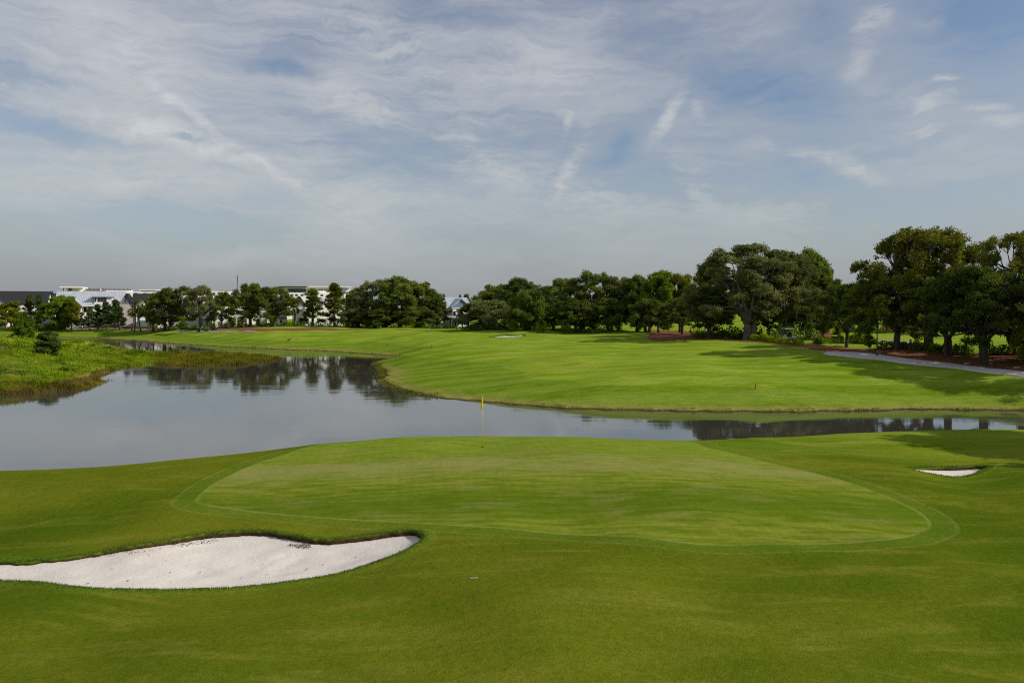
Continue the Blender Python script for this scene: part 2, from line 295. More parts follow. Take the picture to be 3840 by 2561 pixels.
def sdf(X, Y, P):
    """signed distance to closed polygon, negative inside; far points get a clamped value"""
    out = np.full(X.shape, 9.0); mn = P.min(0) - 8; mx = P.max(0) + 8
    idx = np.where((X > mn[0]) & (X < mx[0]) & (Y > mn[1]) & (Y < mx[1]))[0]
    for i in range(0, len(idx), 20000):
        k = idx[i:i + 20000]; x = X[k][:, None]; y = Y[k][:, None]
        A = P; B = np.roll(P, -1, 0); dxy = B - A; L = (dxy ** 2).sum(1) + 1e-12
        t = np.clip(((x - A[:, 0]) * dxy[:, 0] + (y - A[:, 1]) * dxy[:, 1]) / L, 0, 1)
        d = np.sqrt(((x - A[:, 0] - t * dxy[:, 0]) ** 2 + (y - A[:, 1] - t * dxy[:, 1]) ** 2).min(1))
        cr = ((A[:, 1] > y) != (B[:, 1] > y)) & (x < (B[:, 0] - A[:, 0]) * (y - A[:, 1]) / (B[:, 1] - A[:, 1] + 1e-15) + A[:, 0])
        out[k] = np.where(cr.sum(1) % 2 == 1, -d, d)
    return out

# ------------------------------------------------------------------ outlines on the ground
green_px = [(740, 1870), (797, 1819), (872, 1778), (960, 1738), (1063, 1706)]
green = list(hits(green_px)) + [np.array(p) for p in [(-8.4, 36.0), (-5.6, 37.6), (-2, 38.5), (2, 39), (6, 39), (8.3, 38.0)]] + \
    list(hits([(2640, 1676), (2709, 1689), (2898, 1738), (3107, 1787), (3316, 1857), (3442, 1919), (3484, 1968), (3442, 1996), (3316, 2021), (3107, 2037), (2828, 2040), (2549, 2031), (2200, 2003), (1757, 1970), (1417, 1951), (1076, 1928), (830, 1900), (765, 1887)]))
green = smooth_closed(green, 160)
bunk_near = smooth_closed(hits([(-420, 2105), (0, 2108), (200, 2096), (400, 2068), (600, 2030), (760, 2003), (900, 1991), (1020, 1994), (1120, 2012), (1230, 2022), (1350, 2012), (1470, 1995), (1545, 1990), (1582, 2006), (1570, 2032), (1500, 2070), (1400, 2108), (1270, 2148), (1100, 2178), (850, 2202), (580, 2210), (300, 2200), (0, 2176), (-420, 2165)]), 260)
bunk_right = smooth_closed(hits([(3418, 1758), (3500, 1754), (3600, 1750), (3690, 1745), (3696, 1754), (3660, 1772), (3620, 1785), (3570, 1787), (3500, 1777), (3450, 1768)], 24), 90)
bunk_far = smooth_closed(hits([(1839, 1264), (1862, 1259), (1895, 1256), (1920, 1257), (1940, 1258), (1966, 1254), (1962, 1259), (1940, 1264), (1900, 1265), (1860, 1265)], 100), 80)
# pine straw beds
mulch_polys = [hits([(-100, 1216), (300, 1216), (700, 1228), (1000, 1232), (1300, 1236), (1500, 1236), (1690, 1240), (1720, 1244), (1600, 1243), (1480, 1237), (1300, 1239), (1100, 1241), (960, 1243), (880, 1238), (700, 1234), (300, 1229), (-100, 1229)], 120)[::1]]
mulch_polys.append(hits([(2400, 1233), (2440, 1240), (2432, 1256), (2418, 1268), (2450, 1278), (2560, 1277), (2720, 1276), (2900, 1289), (3010, 1306), (3095, 1316), (3300, 1330), (3600, 1365), (3840, 1394), (4300, 1450), (4600, 1400), (4300, 1340), (3840, 1322), (3600, 1322), (3300, 1310), (3150, 1302), (3020, 1290), (2900, 1274), (2700, 1250), (2560, 1240)], 60))
mulch_polys.append(hits([(3300, 1224), (3340, 1216), (3380, 1219), (3372, 1238), (3320, 1236)], 120))
mulch_polys.append(hits([(3070, 1245), (3120, 1246), (3122, 1260), (3085, 1272), (3055, 1285), (3040, 1275)], 100))
mulch_polys.append(hits([(3440, 1297), (3560, 1296), (3640, 1310), (3560, 1316), (3450, 1310)], 70))
wild_poly = hits([(-1500, 1500), (-400, 1488), (0, 1482), (250, 1466), (380, 1436), (360, 1400), (480, 1376), (700, 1374), (900, 1371), (1040, 1348), (950, 1330), (720, 1318), (560, 1320), (470, 1310), (420, 1298), (250, 1292), (100, 1280), (-400, 1280), (-1500, 1290)], 60)
far_green_streak = None

def carve_depth(X, Y, P, lip, bowl, wd):
    """depth of the sand below the old surface, and signed distance"""
    s = sdf(X, Y, P); inside = np.maximum(-s, 0)
    c = P.mean(0); yn = (Y - P[:, 1].min()) / (np.ptp(P[:, 1]))
    lipv = 0.03 + lip * np.clip((yn - 0.25) / 0.6, 0, 1) ** 1.2
    return lipv + bowl * (1 - np.exp(-inside / wd)), s
BUNK = [(bunk_near, 0.11, 0.22, 1.3, 0.5), (bunk_right, 0.12, 0.05, 1.0, 0.45), (bunk_far, 0.16, 0.05, 2.0, 1.0)]
def attrs_for(X, Y):
    a = {'sd_green': sdf(X, Y, green)}
    mm = np.full(X.shape, 9.0)
    for p in mulch_polys: mm = np.minimum(mm, sdf(X, Y, p))
    a['sd_mulch'] = mm; a['sd_wild'] = sdf(X, Y, wild_poly)
    b = np.full(X.shape, 9.0)
    for t in BUNK: b = np.minimum(b, sdf(X, Y, t[0]))
    a['sd_sand'] = b
    return a
# ------------------------------------------------------------------ materials
def newmat(name): m = D.materials.new(name); m.use_nodes = True; return m, NT(m.node_tree)
def ground_mat():
    m, N = newmat("turf")
    p = N.pos(); sx = N.n('ShaderNodeSeparateXYZ'); N.put(sx, 0, p); z = sx.outputs[2]; y = sx.outputs[1]
    sg = N.attr('sd_green'); smu = N.attr('sd_mulch'); sw = N.attr('sd_wild'); ss = N.attr('sd_sand'); soil = N.attr('soil')
    big = N.noise(N.mp(p, scale=(0.05, 0.085, 0)), 1.0, 4, 0.55, 0.6)
    med = N.noise(N.mp(p, scale=(0.22, 0.8, 0), rot=(0, 0, 0.12)), 1.0, 6, 0.62, 1.2)
    fine = N.noise(p, 7.0, 5, 0.8); grain = N.noise(p, 24.0, 4, 0.8)
    near = N.mr(N.m("ADD", y, N.m("MULTIPLY", sx.outputs[0], 0.12)), 30, 54, 1.0, 0.0)
    # fairway and rough
    fw = N.mix(N.mr(big, 0.33, 0.68), (0.125, 0.215, 0.006), (0.200, 0.268, 0.016))
    fw = N.mix(N.m('MULTIPLY', N.mr(med, 0.47, 0.68), 0.7), fw, (0.27, 0.31, 0.065))  # stretched bands paint the shading of the undulations into the fairway colour
    fw = N.mix(N.m('MULTIPLY', N.mr(med, 0.47, 0.32), 0.7), fw, (0.085, 0.165, 0.006))
    nr = N.mix(N.mr(big, 0.36, 0.64), (0.064, 0.104, 0.005), (0.132, 0.150, 0.010))
    nr = N.mix(N.m('MULTIPLY', N.mr(med, 0.48, 0.68), 0.55), nr, (0.175, 0.180, 0.024))
    nr = N.mix(N.m('MULTIPLY', N.mr(med, 0.46, 0.28), 0.4), nr, (0.06, 0.125, 0.006))
    bank = N.m('MULTIPLY', N.mr(N.m('ADD', z, N.m('MULTIPLY', N.m('SUBTRACT', big, 0.5), 0.3)), 1.45, 1.58, 1.0, 0.0), N.m('SUBTRACT', 1.0, near))
    bk = N.mix(N.mr(N.noise(N.mp(p, scale=(0.5, 2.4, 0), rot=(0, 0, -0.05)), 1.0, 5, 0.7), 0.36, 0.66), (0.075, 0.155, 0.005), (0.165, 0.225, 0.018))
    fw = N.mix(N.m('MULTIPLY', bank, 0.85), fw, bk)
    base = N.mix(near, fw, nr)
    # mowing stripes across the far fairway (subtle, also standing in for undulation shading)
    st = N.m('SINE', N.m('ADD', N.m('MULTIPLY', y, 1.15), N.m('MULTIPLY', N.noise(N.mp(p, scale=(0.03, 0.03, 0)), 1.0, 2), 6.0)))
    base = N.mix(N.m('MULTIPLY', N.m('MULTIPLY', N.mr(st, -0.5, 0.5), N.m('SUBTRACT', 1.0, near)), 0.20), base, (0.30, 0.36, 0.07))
    # putting green
    gs = N.noise(N.mp(p, scale=(0.55, 2.3, 0), rot=(0, 0, rad(-33))), 1.3, 3, 0.5, 0.2)
    gp = N.noise(N.mp(p, scale=(0.30, 0.55, 0), rot=(0, 0, 0.3), loc=(3, 7, 0)), 1.0, 5, 0.65, 0.1)
    gc = N.mix(N.mr(gs, 0.30, 0.70), (0.100, 0.146, 0.007), (0.185, 0.212, 0.024))
    gc = N.mix(N.m('MULTIPLY', N.mr(y, 30.5, 34), 0.45), gc, (0.165, 0.240, 0.022))
    sxx = sx.outputs[0]
    l1 = N.m('SINE', N.m('MULTIPLY', N.m('ADD', N.m('MULTIPLY', sxx, 0.62), N.m('MULTIPLY', y, 0.78)), 11.5)); l2 = N.m('SINE', N.m('MULTIPLY', N.m('SUBTRACT', N.m('MULTIPLY', sxx, 0.80), N.m('MULTIPLY', y, 0.60)), 11.5))
    gc = N.mix(N.m('MULTIPLY', N.mr(N.m('MULTIPLY', l1, l2), -0.3, 0.3), N.mr(gs, 0.35, 0.65, 0.04, 0.20)), gc, (0.23, 0.27, 0.045))
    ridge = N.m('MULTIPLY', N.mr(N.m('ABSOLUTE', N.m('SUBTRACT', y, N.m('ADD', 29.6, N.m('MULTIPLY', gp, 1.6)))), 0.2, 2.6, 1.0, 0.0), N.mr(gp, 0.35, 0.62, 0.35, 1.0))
    gc = N.mix(N.m('MULTIPLY', ridge, 0.75), gc, (0.245, 0.245, 0.075))  # dry crest tint, strengthened to paint in the lit edge of the tier
    lush_shade = N.mr(N.m('ABSOLUTE', N.m('SUBTRACT', y, 25.6)), 0.3, 2.6, 1.0, 0.0)
    gc = N.mix(N.m('MULTIPLY', lush_shade, 0.72), gc, (0.070, 0.120, 0.005))  # greener grass, darkened further to put the tier's shading into the colour
    gc = N.mix(N.m('MULTIPLY', N.mr(N.m('ADD', gp, N.m('MULTIPLY', N.m('SUBTRACT', gs, 0.5), 0.5)), 0.50, 0.72), 0.42), gc, (0.20, 0.185, 0.055))
    isg = N.mr(N.m('ADD', sg, N.m('MULTIPLY', N.m('SUBTRACT', fine, 0.5), 0.25)), -0.10, 0.10, 1.0, 0.0)
    collar = N.mr(N.m('ADD', sg, N.m('MULTIPLY', N.m('SUBTRACT', fine, 0.5), 0.12)), 0.72, 0.80, 1.0, 0.0)
    base = N.mix(N.m('MULTIPLY', collar, 0.38), base, (0.10, 0.165, 0.016))
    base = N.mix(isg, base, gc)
    for off, wdt, k in ((0.02, 0.10, 0.55), (0.78, 0.10, 0.28)):
        ln = N.mr(N.m('ABSOLUTE', N.m('SUBTRACT', N.m('ADD', sg, N.m('MULTIPLY', N.m('SUBTRACT', fine, 0.5), 0.06)), off)), 0.01, wdt, 1.0, 0.0)
        base = N.mix(N.m('MULTIPLY', N.m('MULTIPLY', ln, k), N.mr(med, 0.3, 0.6, 0.3, 1.0)), base, (0.22, 0.27, 0.07))
    # greener edge round the sand
    lipg = N.mr(ss, 0.05, 0.5, 1.0, 0.0)
    base = N.mix(N.m('MULTIPLY', lipg, N.m('MULTIPLY', near, 0.45)), base, (0.115, 0.19, 0.02))
    # wild bank
    wc = N.mix(N.mr(N.noise(p, 0.5, 5, 0.65), 0.4, 0.6), (0.070, 0.135, 0.004), (0.13, 0.15, 0.015))
    base = N.mix(N.mr(N.m('ADD', sw, N.m('MULTIPLY', N.m('SUBTRACT', big, 0.5), 3.0)), -0.4, 0.4, 1.0, 0.0), base, wc)
    # dry edge and mud along the water line
    zz = N.m('ADD', z, N.m('MULTIPLY', N.m('SUBTRACT', N.noise(N.mp(p, scale=(0.7, 0.7, 0)), 1.0, 5, 0.7), 0.5), 0.55))
    base = N.mix(N.m('MULTIPLY', N.mr(zz, 0.12, 0.5, 1.0, 0.0), N.m('SUBTRACT', 0.75, N.m('MULTIPLY', near, 0.75))), base, (0.24, 0.21, 0.06))
    base = N.mix(N.mr(N.m('ADD', z, N.m('MULTIPLY', N.m('SUBTRACT', fine, 0.5), 0.22)), 0.02, 0.12, 0.95, 0.0), base, (0.045, 0.028, 0.014))
    # pine straw
    mn = N.noise(N.mp(p, scale=(1.4, 2.6, 1)), 1.6, 6, 0.8, 1.0)
    mc = N.mix(N.mr(mn, 0.35, 0.68), (0.080, 0.036, 0.018), (0.30, 0.145, 0.075))
    base = N.mix(N.mr(N.m('ADD', smu, N.m('MULTIPLY', N.m('SUBTRACT', N.noise(p, 1.2, 4, 0.7), 0.5), 1.2)), -0.12, 0.12, 1.0, 0.0), base, mc)
    # mixed turf grain
    gr = N.m('ADD', N.m('MULTIPLY', fine, 0.9), N.m('MULTIPLY', grain, 0.9))
    base = N.mix(1.0, base, N.n('ShaderNodeCombineColor').outputs[0], 'MULTIPLY') if False else N.vm('SCALE', base, sc=N.m('ADD', 1.0, N.m('MULTIPLY', N.m('SUBTRACT', N.mr(gr, 0.66, 1.14, 0.70, 1.30, smooth=False), 1.0), N.m('SUBTRACT', 1.0, N.m('MULTIPLY', isg, 0.6)))))
    sc_ = N.mix(N.mr(fine, 0.3, 0.7), (0.022, 0.014, 0.008), (0.10, 0.065, 0.035))
    base = N.mix(soil, base, sc_)
    bh = N.m('ADD', N.m('MULTIPLY', N.noise(p, 26.0, 3, 0.75), N.m('SUBTRACT', 0.026, N.m('MULTIPLY', isg, 0.016))), N.m('MULTIPLY', N.noise(p, 2.4, 3, 0.6), 0.05))
    b = N.bsdf(base, 0.9, N.bump(bh, 1.0, 0.8), spec=0.0)
    N.out(b.outputs[0]); return m
def sand_mat():
    m, N = newmat("bunker_sand"); p = N.pos()
    big = N.noise(p, 0.9, 4, 0.6); g = N.noise(p, 40, 3, 0.8); r = N.noise(N.mp(p, scale=(2.2, 6, 1), rot=(0, 0, 0.5)), 2.0, 5, 0.7, 1.0)
    c = N.mix(N.mr(big, 0.35, 0.7), (0.59, 0.545, 0.49), (0.66, 0.615, 0.55))
    c = N.mix(N.m('MULTIPLY', N.mr(r, 0.58, 0.8), 0.2), c, (0.46, 0.42, 0.39))
    c = N.vm('SCALE', c, sc=N.mr(g, 0.3, 0.7, 0.96, 1.04, smooth=False))
    h = N.m('ADD', N.m('MULTIPLY', g, 0.006), N.m('ADD', N.m('MULTIPLY', r, 0.025), N.m('MULTIPLY', N.noise(p, 9, 3, 0.6), 0.014)))
    N.out(N.bsdf(c, 0.9, N.bump(h, 1.0, 0.8), spec=0.15).outputs[0]); return m
def water_mat():
    m, N = newmat("pond_water"); p = N.pos()
    sx = N.n('ShaderNodeSeparateXYZ'); N.put(sx, 0, p); y = sx.outputs[1]
    patch = N.noise(N.mp(p, scale=(0.012, 0.045, 1)), 1.0, 3, 0.6, 0.5)
    rip = N.noise(N.mp(p, scale=(1.2, 3.2, 1)), 1.0, 3, 0.6)
    swl = N.noise(N.mp(p, scale=(0.16, 0.5, 1)), 1.0, 2, 0.5)
    amp = N.mr(patch, 0.54, 0.68, 0.0012, 0.008)
    h = N.m('ADD', N.m('MULTIPLY', rip, amp), N.m('MULTIPLY', swl, 0.007))
    b = N.bsdf((0.050, 0.045, 0.038), 0.02, N.bump(h, 1.0, 1.0), spec=0.5)
    b.inputs['IOR'].default_value = 2.7
    N.out(b.outputs[0]); return m
def pmat(name, c1, c2=None, scale=3.0, rough=0.7, bump=0.0, spec=0.3, metal=0.0, bscale=None, stretch=(1, 1, 1)):
    m, N = newmat(name)
    tc = N.n('ShaderNodeTexCoord').outputs['Object']
    v = N.mp(tc, scale=stretch)
    n = N.noise(v, scale, 5, 0.65)
    c2 = c2 or tuple(x * 0.8 for x in c1)
    c = N.mix(N.mr(n, 0.3, 0.7), c1, c2)
    nb = N.bump(N.noise(v, bscale or scale * 4, 3, 0.6), bump, 1.0) if bump else None
    N.out(N.bsdf(c, rough, nb, spec, metal).outputs[0]); return m
def leafmat(name, dark, light, trans=0.33, rough=0.6, scale=0.35):
    m, N = newmat(name); oi = N.n('ShaderNodeObjectInfo')
    p = N.pos(); n = N.noise(p, scale, 3, 0.6); f = N.noise(p, 3.3, 2, 0.8)
    k = N.m('ADD', N.m('MULTIPLY', n, 0.6), N.m('MULTIPLY', f, 0.4))
    c = N.mix(N.mr(k, 0.40, 0.62), dark, light)
    c = N.vm('SCALE', c, sc=N.mr(oi.outputs['Random'], 0, 1, 0.82, 1.2, smooth=False))
    b = N.bsdf(c, 0.85, None, 0.03)
    t = N.n('ShaderNodeBsdfTranslucent'); N.put(t, 0, N.mix(1.0, c, (1.0, 1.15, 0.45, 1), 'MULTIPLY'))
    x = N.n('ShaderNodeMixShader'); x.inputs[0].default_value = trans
    N.t.links.new(b.outputs[0], x.inputs[1]); N.t.links.new(t.outputs[0], x.inputs[2]); N.out(x.outputs[0]); return m
def glassmat(name, c, rough=0.08):
    m, N = newmat(name); b = N.bsdf(c, rough, None, 0.8); N.out(b.outputs[0]); return m
def seammat(name, c1, c2, pitch, axis='X', rough=0.4, metal=0.0):
    m, N = newmat(name); tc = N.n('ShaderNodeTexCoord').outputs['Object']
    sx = N.n('ShaderNodeSeparateXYZ'); N.put(sx, 0, tc)
    f = N.m('FRACT', N.m('DIVIDE', sx.outputs[axis], pitch))
    seam = N.mr(f, 0.80, 0.92, 0.0, 1.0)
    c = N.mix(seam, c1, c2); c = N.vm('SCALE', c, sc=N.mr(N.noise(tc, 0.6, 4, 0.6), 0.3, 0.7, 0.9, 1.1))
    N.out(N.bsdf(c, rough, N.bump(seam, 0.04, 1.0), 0.4, metal).outputs[0]); return m

M = dict(
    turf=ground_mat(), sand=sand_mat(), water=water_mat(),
    path=pmat("cart_path_concrete", (0.56, 0.52, 0.47), (0.45, 0.42, 0.38), 1.5, 0.9, 0.01, 0.2),
    path_far=pmat("cart_path_far", (0.30, 0.27, 0.24), (0.22, 0.20, 0.18), 0.5, 0.9, 0.0, 0.2),
    bark=pmat("oak_bark", (0.105, 0.088, 0.070), (0.05, 0.042, 0.034), 2.5, 0.95, 0.05, 0.1, stretch=(1, 1, 0.3)),
    bark_pale=pmat("pale_oak_bark", (0.21, 0.185, 0.15), (0.10, 0.088, 0.07), 2.5, 0.95, 0.05, 0.1, stretch=(1, 1, 0.3)),
    bark_palm=pmat("palm_bark", (0.15, 0.12, 0.09), (0.08, 0.065, 0.05), 6, 0.95, 0.04, 0.1, stretch=(.4, .4, 2)),
    oak=leafmat("oak_leaves", (0.060, 0.090, 0.012), (0.240, 0.280, 0.050)),
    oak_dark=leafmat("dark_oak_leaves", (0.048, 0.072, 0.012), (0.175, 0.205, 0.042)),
    oak_grey=leafmat("dusty_oak_leaves", (0.090, 0.105, 0.030), (0.260, 0.265, 0.105)),
    green=leafmat("bright_leaves", (0.070, 0.125, 0.008), (0.220, 0.290, 0.025), 0.35),
    yellow=leafmat("yellowing_leaves", (0.075, 0.095, 0.005), (0.230, 0.225, 0.018), 0.35),
    pine=leafmat("pine_needles", (0.038, 0.062, 0.012), (0.110, 0.150, 0.030), 0.15),
    palm=leafmat("palm_fronds", (0.070, 0.090, 0.012), (0.190, 0.195, 0.035), 0.25),
    moss=leafmat("spanish_moss", (0.11, 0.115, 0.085), (0.19, 0.19, 0.145), 0.3),
    oak_sunlit=leafmat("sunlit_oak_leaves", (0.085, 0.100, 0.012), (0.290, 0.280, 0.040)),  # oak leaves with a sunlit olive cast put into their colour
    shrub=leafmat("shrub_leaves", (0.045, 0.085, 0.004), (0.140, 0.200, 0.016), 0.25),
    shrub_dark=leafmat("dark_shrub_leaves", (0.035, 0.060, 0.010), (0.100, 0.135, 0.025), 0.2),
    weed=leafmat("weed_leaves", (0.105, 0.175, 0.004), (0.330, 0.400, 0.018), 0.4, scale=0.22),
    weed2=leafmat("dull_weed_leaves", (0.085, 0.105, 0.012), (0.230, 0.210, 0.055), 0.3, scale=0.3),
    reed=leafmat("reed_blades", (0.085, 0.075, 0.012), (0.230, 0.165, 0.042), 0.35, scale=0.3),
    reed_green=leafmat("green_reed_blades", (0.080, 0.090, 0.006), (0.230, 0.200, 0.020), 0.35, scale=0.3),
    fringe=leafmat("turf_fringe", (0.055, 0.11, 0.010), (0.135, 0.19, 0.03), 0.35, scale=2.0),
    stucco=pmat("white_stucco", (0.82, 0.80, 0.77), (0.75, 0.73, 0.70), 1.0, 0.85),
    cream=pmat("cream_stucco", (0.50, 0.46, 0.41), (0.44, 0.40, 0.36), 1.0, 0.85),
    board=seammat("grey_boards", (0.22, 0.20, 0.185), (0.13, 0.12, 0.11), 0.3, 'X', 0.8),
    blueboard=seammat("blue_boards", (0.17, 0.25, 0.37), (0.10, 0.15, 0.24), 0.35, 'X', 0.7),
    shingle=pmat("charcoal_shingles", (0.030, 0.031, 0.035), (0.018, 0.018, 0.021), 4, 0.9, 0.02, stretch=(1, 1, 3)),
    metalroof=seammat("standing_seam_roof", (0.50, 0.53, 0.57), (0.30, 0.33, 0.38), 0.55, 'X', 0.45, 0.25),
    wood=pmat("orange_timber", (0.42, 0.20, 0.06), (0.30, 0.13, 0.04), 4, 0.7),
    darkmetal=pmat("dark_metal", (0.035, 0.037, 0.04), (0.02, 0.02, 0.022), 4, 0.5),
    glass=glassmat("dark_window_glass", (0.012, 0.018, 0.022)),
    teal=glassmat("teal_window_glass", (0.03, 0.075, 0.085)),
    redpaint=pmat("red_paint", (0.42, 0.035, 0.02), (0.33, 0.03, 0.02), 5, 0.6),
    yellow_p=pmat("yellow_paint", (0.72, 0.55, 0.02), (0.62, 0.46, 0.02), 5, 0.5),
    flag=pmat("yellow_cloth", (0.80, 0.66, 0.03), (0.68, 0.53, 0.02), 6, 0.85),
    black=pmat("black_rubber", (0.016, 0.016, 0.017), (0.01, 0.01, 0.01), 5, 0.8),
    vgreen=pmat("green_vehicle_paint", (0.03, 0.22, 0.03), (0.02, 0.16, 0.02), 3, 0.35, 0, 0.5),
    vwhite=pmat("white_vehicle_paint", (0.62, 0.62, 0.62), (0.52, 0.52, 0.53), 3, 0.35, 0, 0.5),
    skin=pmat("skin", (0.36, 0.21, 0.14), None, 8, 0.6), shirt=pmat("pale_shirt", (0.60, 0.62, 0.66), None, 8, 0.8),
    trousers=pmat("dark_trousers", (0.05, 0.055, 0.07), None, 8, 0.8),
    bird=pmat("dark_feathers", (0.03, 0.028, 0.028), (0.06, 0.05, 0.045), 12, 0.8),
    divot=pmat('divot_soil', (0.30, 0.27, 0.12), (0.20, 0.20, 0.06), 20, 0.95),
    soil=pmat('torn_soil', (0.13, 0.095, 0.06), (0.07, 0.05, 0.035), 12, 0.95),
    debris=pmat("dead_leaf", (0.10, 0.055, 0.03), (0.05, 0.03, 0.02), 12, 0.9),
    stone=pmat("pale_stone", (0.42, 0.38, 0.33), (0.30, 0.27, 0.24), 3, 0.9),
    rooftop=pmat("grey_rooftop_plant", (0.16, 0.16, 0.165), (0.08, 0.08, 0.085), 2, 0.7),
    signface=pmat("dark_sign_face", (0.03, 0.035, 0.035), None, 5, 0.6),
    whitepaint=pmat("white_paint", (0.72, 0.71, 0.68), None, 5, 0.6),
)

# ------------------------------------------------------------------ ground sheet
def build_ground():
    Yr = np.concatenate([np.linspace(-15, 10.5, 22, endpoint=False), np.exp(np.linspace(math.log(10.5), math.log(300), 780)), np.exp(np.linspace(math.log(310), math.log(6000), 30))])
    a = np.linspace(-0.62, 0.62, 640); b = np.linspace(0.62, 1.9, 40)[1:]; u = np.concatenate([-b[::-1], a, b])
    # u is lateral / depth scale, the fan widens with distance
    YY, UU = np.meshgrid(Yr, u, indexing='ij'); XX = UU * (np.maximum(YY, 0) + 3 + np.maximum(0, 12 - YY))
    X = XX.ravel(); Y = YY.ravel(); Z = ztn(X, Y)
    for P, lip, bowl, wd, ring in BUNK:
        dep, s = carve_depth(X, Y, P, lip, bowl, wd)
        Z = np.where(s < ring * 0.45, Z - dep - 0.14 * min(1, ring * 2), Z)
    nr, nc = YY.shape; i = np.arange((nr - 1) * (nc - 1)); r = i // (nc - 1); c = i % (nc - 1); k = r * nc + c
    Fq = np.stack([k, k + 1, k + nc + 1, k + nc], -1)
    V = np.stack([X, Y, Z], -1); soil = np.zeros(len(X))
    Vs = [V]; Fs = [Fq]; S_ = [soil]; base = len(V)
    rs = np.random.RandomState(3)
    for P, lip, bowl, wd, ring in BUNK:
        n = len(P); T = np.roll(P, -1, 0) - np.roll(P, 1, 0); T /= np.linalg.norm(T, axis=1)[:, None]
        Nn = np.stack([T[:, 1], -T[:, 0]], -1)
        area = 0.5 * np.sum(P[:, 0] * np.roll(P[:, 1], -1) - np.roll(P[:, 0], -1) * P[:, 1])
        if area < 0: Nn = -Nn
        jit = (rs.randn(n) * 0.014 + 0.02 * np.sin(np.arange(n) * 1.3 + np.sin(np.arange(n) * .37) * 3)) * (ring / .5)
        rows = []; so = []
        for off, dz, sl_ in ((ring, -0.03, 0), (ring * .8, 0.004, 0), (ring * .55, 0.010, 0), (ring * .3, 0.018, 0), (0.08, 0.028, 0), (0.0, 0.022, 0), (0.0, -0.02, 0.55), (0.015, -0.07, 1), (0.03, -0.60, 1)):
            Q = P + Nn * (off + jit * (1 if off < .2 else 0))[:, None]
            zz = ztn(Q[:, 0], Q[:, 1])
            if sl_ == 1 and dz < -0.3: zz = zz - (carve_depth(P[:, 0], P[:, 1], P, lip, 0, 1)[0] + 0.15)
            else: zz = zz + dz
            rows.append(np.stack([Q[:, 0], Q[:, 1], zz], -1)); so.append(np.full(n, float(sl_)))
        for a_ in range(len(rows)): Vs.append(rows[a_]); S_.append(so[a_])
        j = np.arange(n); j2 = (j + 1) % n
        for a_ in range(len(rows) - 1):
            q = np.stack([base + a_ * n + j, base + a_ * n + j2, base + (a_ + 1) * n + j2, base + (a_ + 1) * n + j], -1)
            Fs.append(q if area < 0 else q[:, ::-1])
        base += n * len(rows)
    V = np.concatenate(Vs); Fq = np.concatenate(Fs)
    at = attrs_for(V[:, 0], V[:, 1]); at['soil'] = np.concatenate(S_)
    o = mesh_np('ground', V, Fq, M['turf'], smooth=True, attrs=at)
    tag(o, kind='structure'); return o
def build_sand(P, lip, bowl, wd, step):
    n = len(P); mn = P.min(0); mx = P.max(0)
    gx, gy = np.meshgrid(np.arange(mn[0], mx[0], step), np.arange(mn[1], mx[1], step)); g = np.stack([gx.ravel(), gy.ravel()], -1)
    g = g + np.random.RandomState(1).rand(*g.shape) * step * 0.25
    g = g[sdf(g[:, 0], g[:, 1], P) < -step * 0.5]
    c = P.mean(0); Po = P
    T = np.roll(P, -1, 0) - np.roll(P, 1, 0); T /= np.linalg.norm(T, axis=1)[:, None]; Nn = np.stack([T[:, 1], -T[:, 0]], -1)
    if 0.5 * np.sum(P[:, 0] * np.roll(P[:, 1], -1) - np.roll(P[:, 0], -1) * P[:, 1]) < 0: Nn = -Nn
    Po = P + Nn * 0.03
    pts = [Vector(p) for p in np.r_[Po, g]]
    v, e, f, _, _, _ = delaunay_2d_cdt(pts, [(i, (i + 1) % n) for i in range(n)], [], 1, 1e-5)
    v = np.array([list(q) for q in v]); dep, s = carve_depth(v[:, 0], v[:, 1], P, lip, bowl, wd)
    z = ztn(v[:, 0], v[:, 1]) - dep
    if P is bunk_near:
        A_ = np.array(hit(1130, 2040)); B_ = np.array(hit(960, 2125)); dd = B_ - A_; L_ = np.linalg.norm(dd); dd /= L_; q = v - A_; al = q @ dd; ac = q @ np.array([-dd[1], dd[0]])
        z += 0.05 * np.exp(-(ac / 0.16) ** 2) * np.clip(al / .3, 0, 1) * np.clip((L_ - al) / .6, 0, 1) * np.sin(ac * 22 + al * 2) - 0.04 * np.exp(-((ac - .3) / 0.13) ** 2) * np.clip(al / .3, 0, 1) * np.clip((L_ - al) / .6, 0, 1)
    rs = np.random.RandomState(2)
    for k in range(10):
        L = rs.uniform(0.5, 2.2); t = rs.uniform(0, 3.14); z += 0.006 * np.sin(v[:, 0] * 6.28 / L * math.cos(t) + v[:, 1] * 6.28 / L * math.sin(t) + k) * np.clip(-s / 0.5, 0, 1)
    o = mesh_np('sand_bunker', np.c_[v, z], [tuple(q) for q in f], M['sand'], smooth=True); tag(o, kind='structure'); return o
ground = build_ground()
for (P_, lip_, bowl_, wd_, rg_), st_ in zip(BUNK, (0.16, 0.16, 0.6)): build_sand(P_, lip_, bowl_, wd_, st_)
wm = mesh_np('pond_water', [(-900, 20, 0), (900, 20, 0), (900, 420, 0), (-900, 420, 0)], [(0, 1, 2, 3)], M['water']); tag(wm, kind='structure')

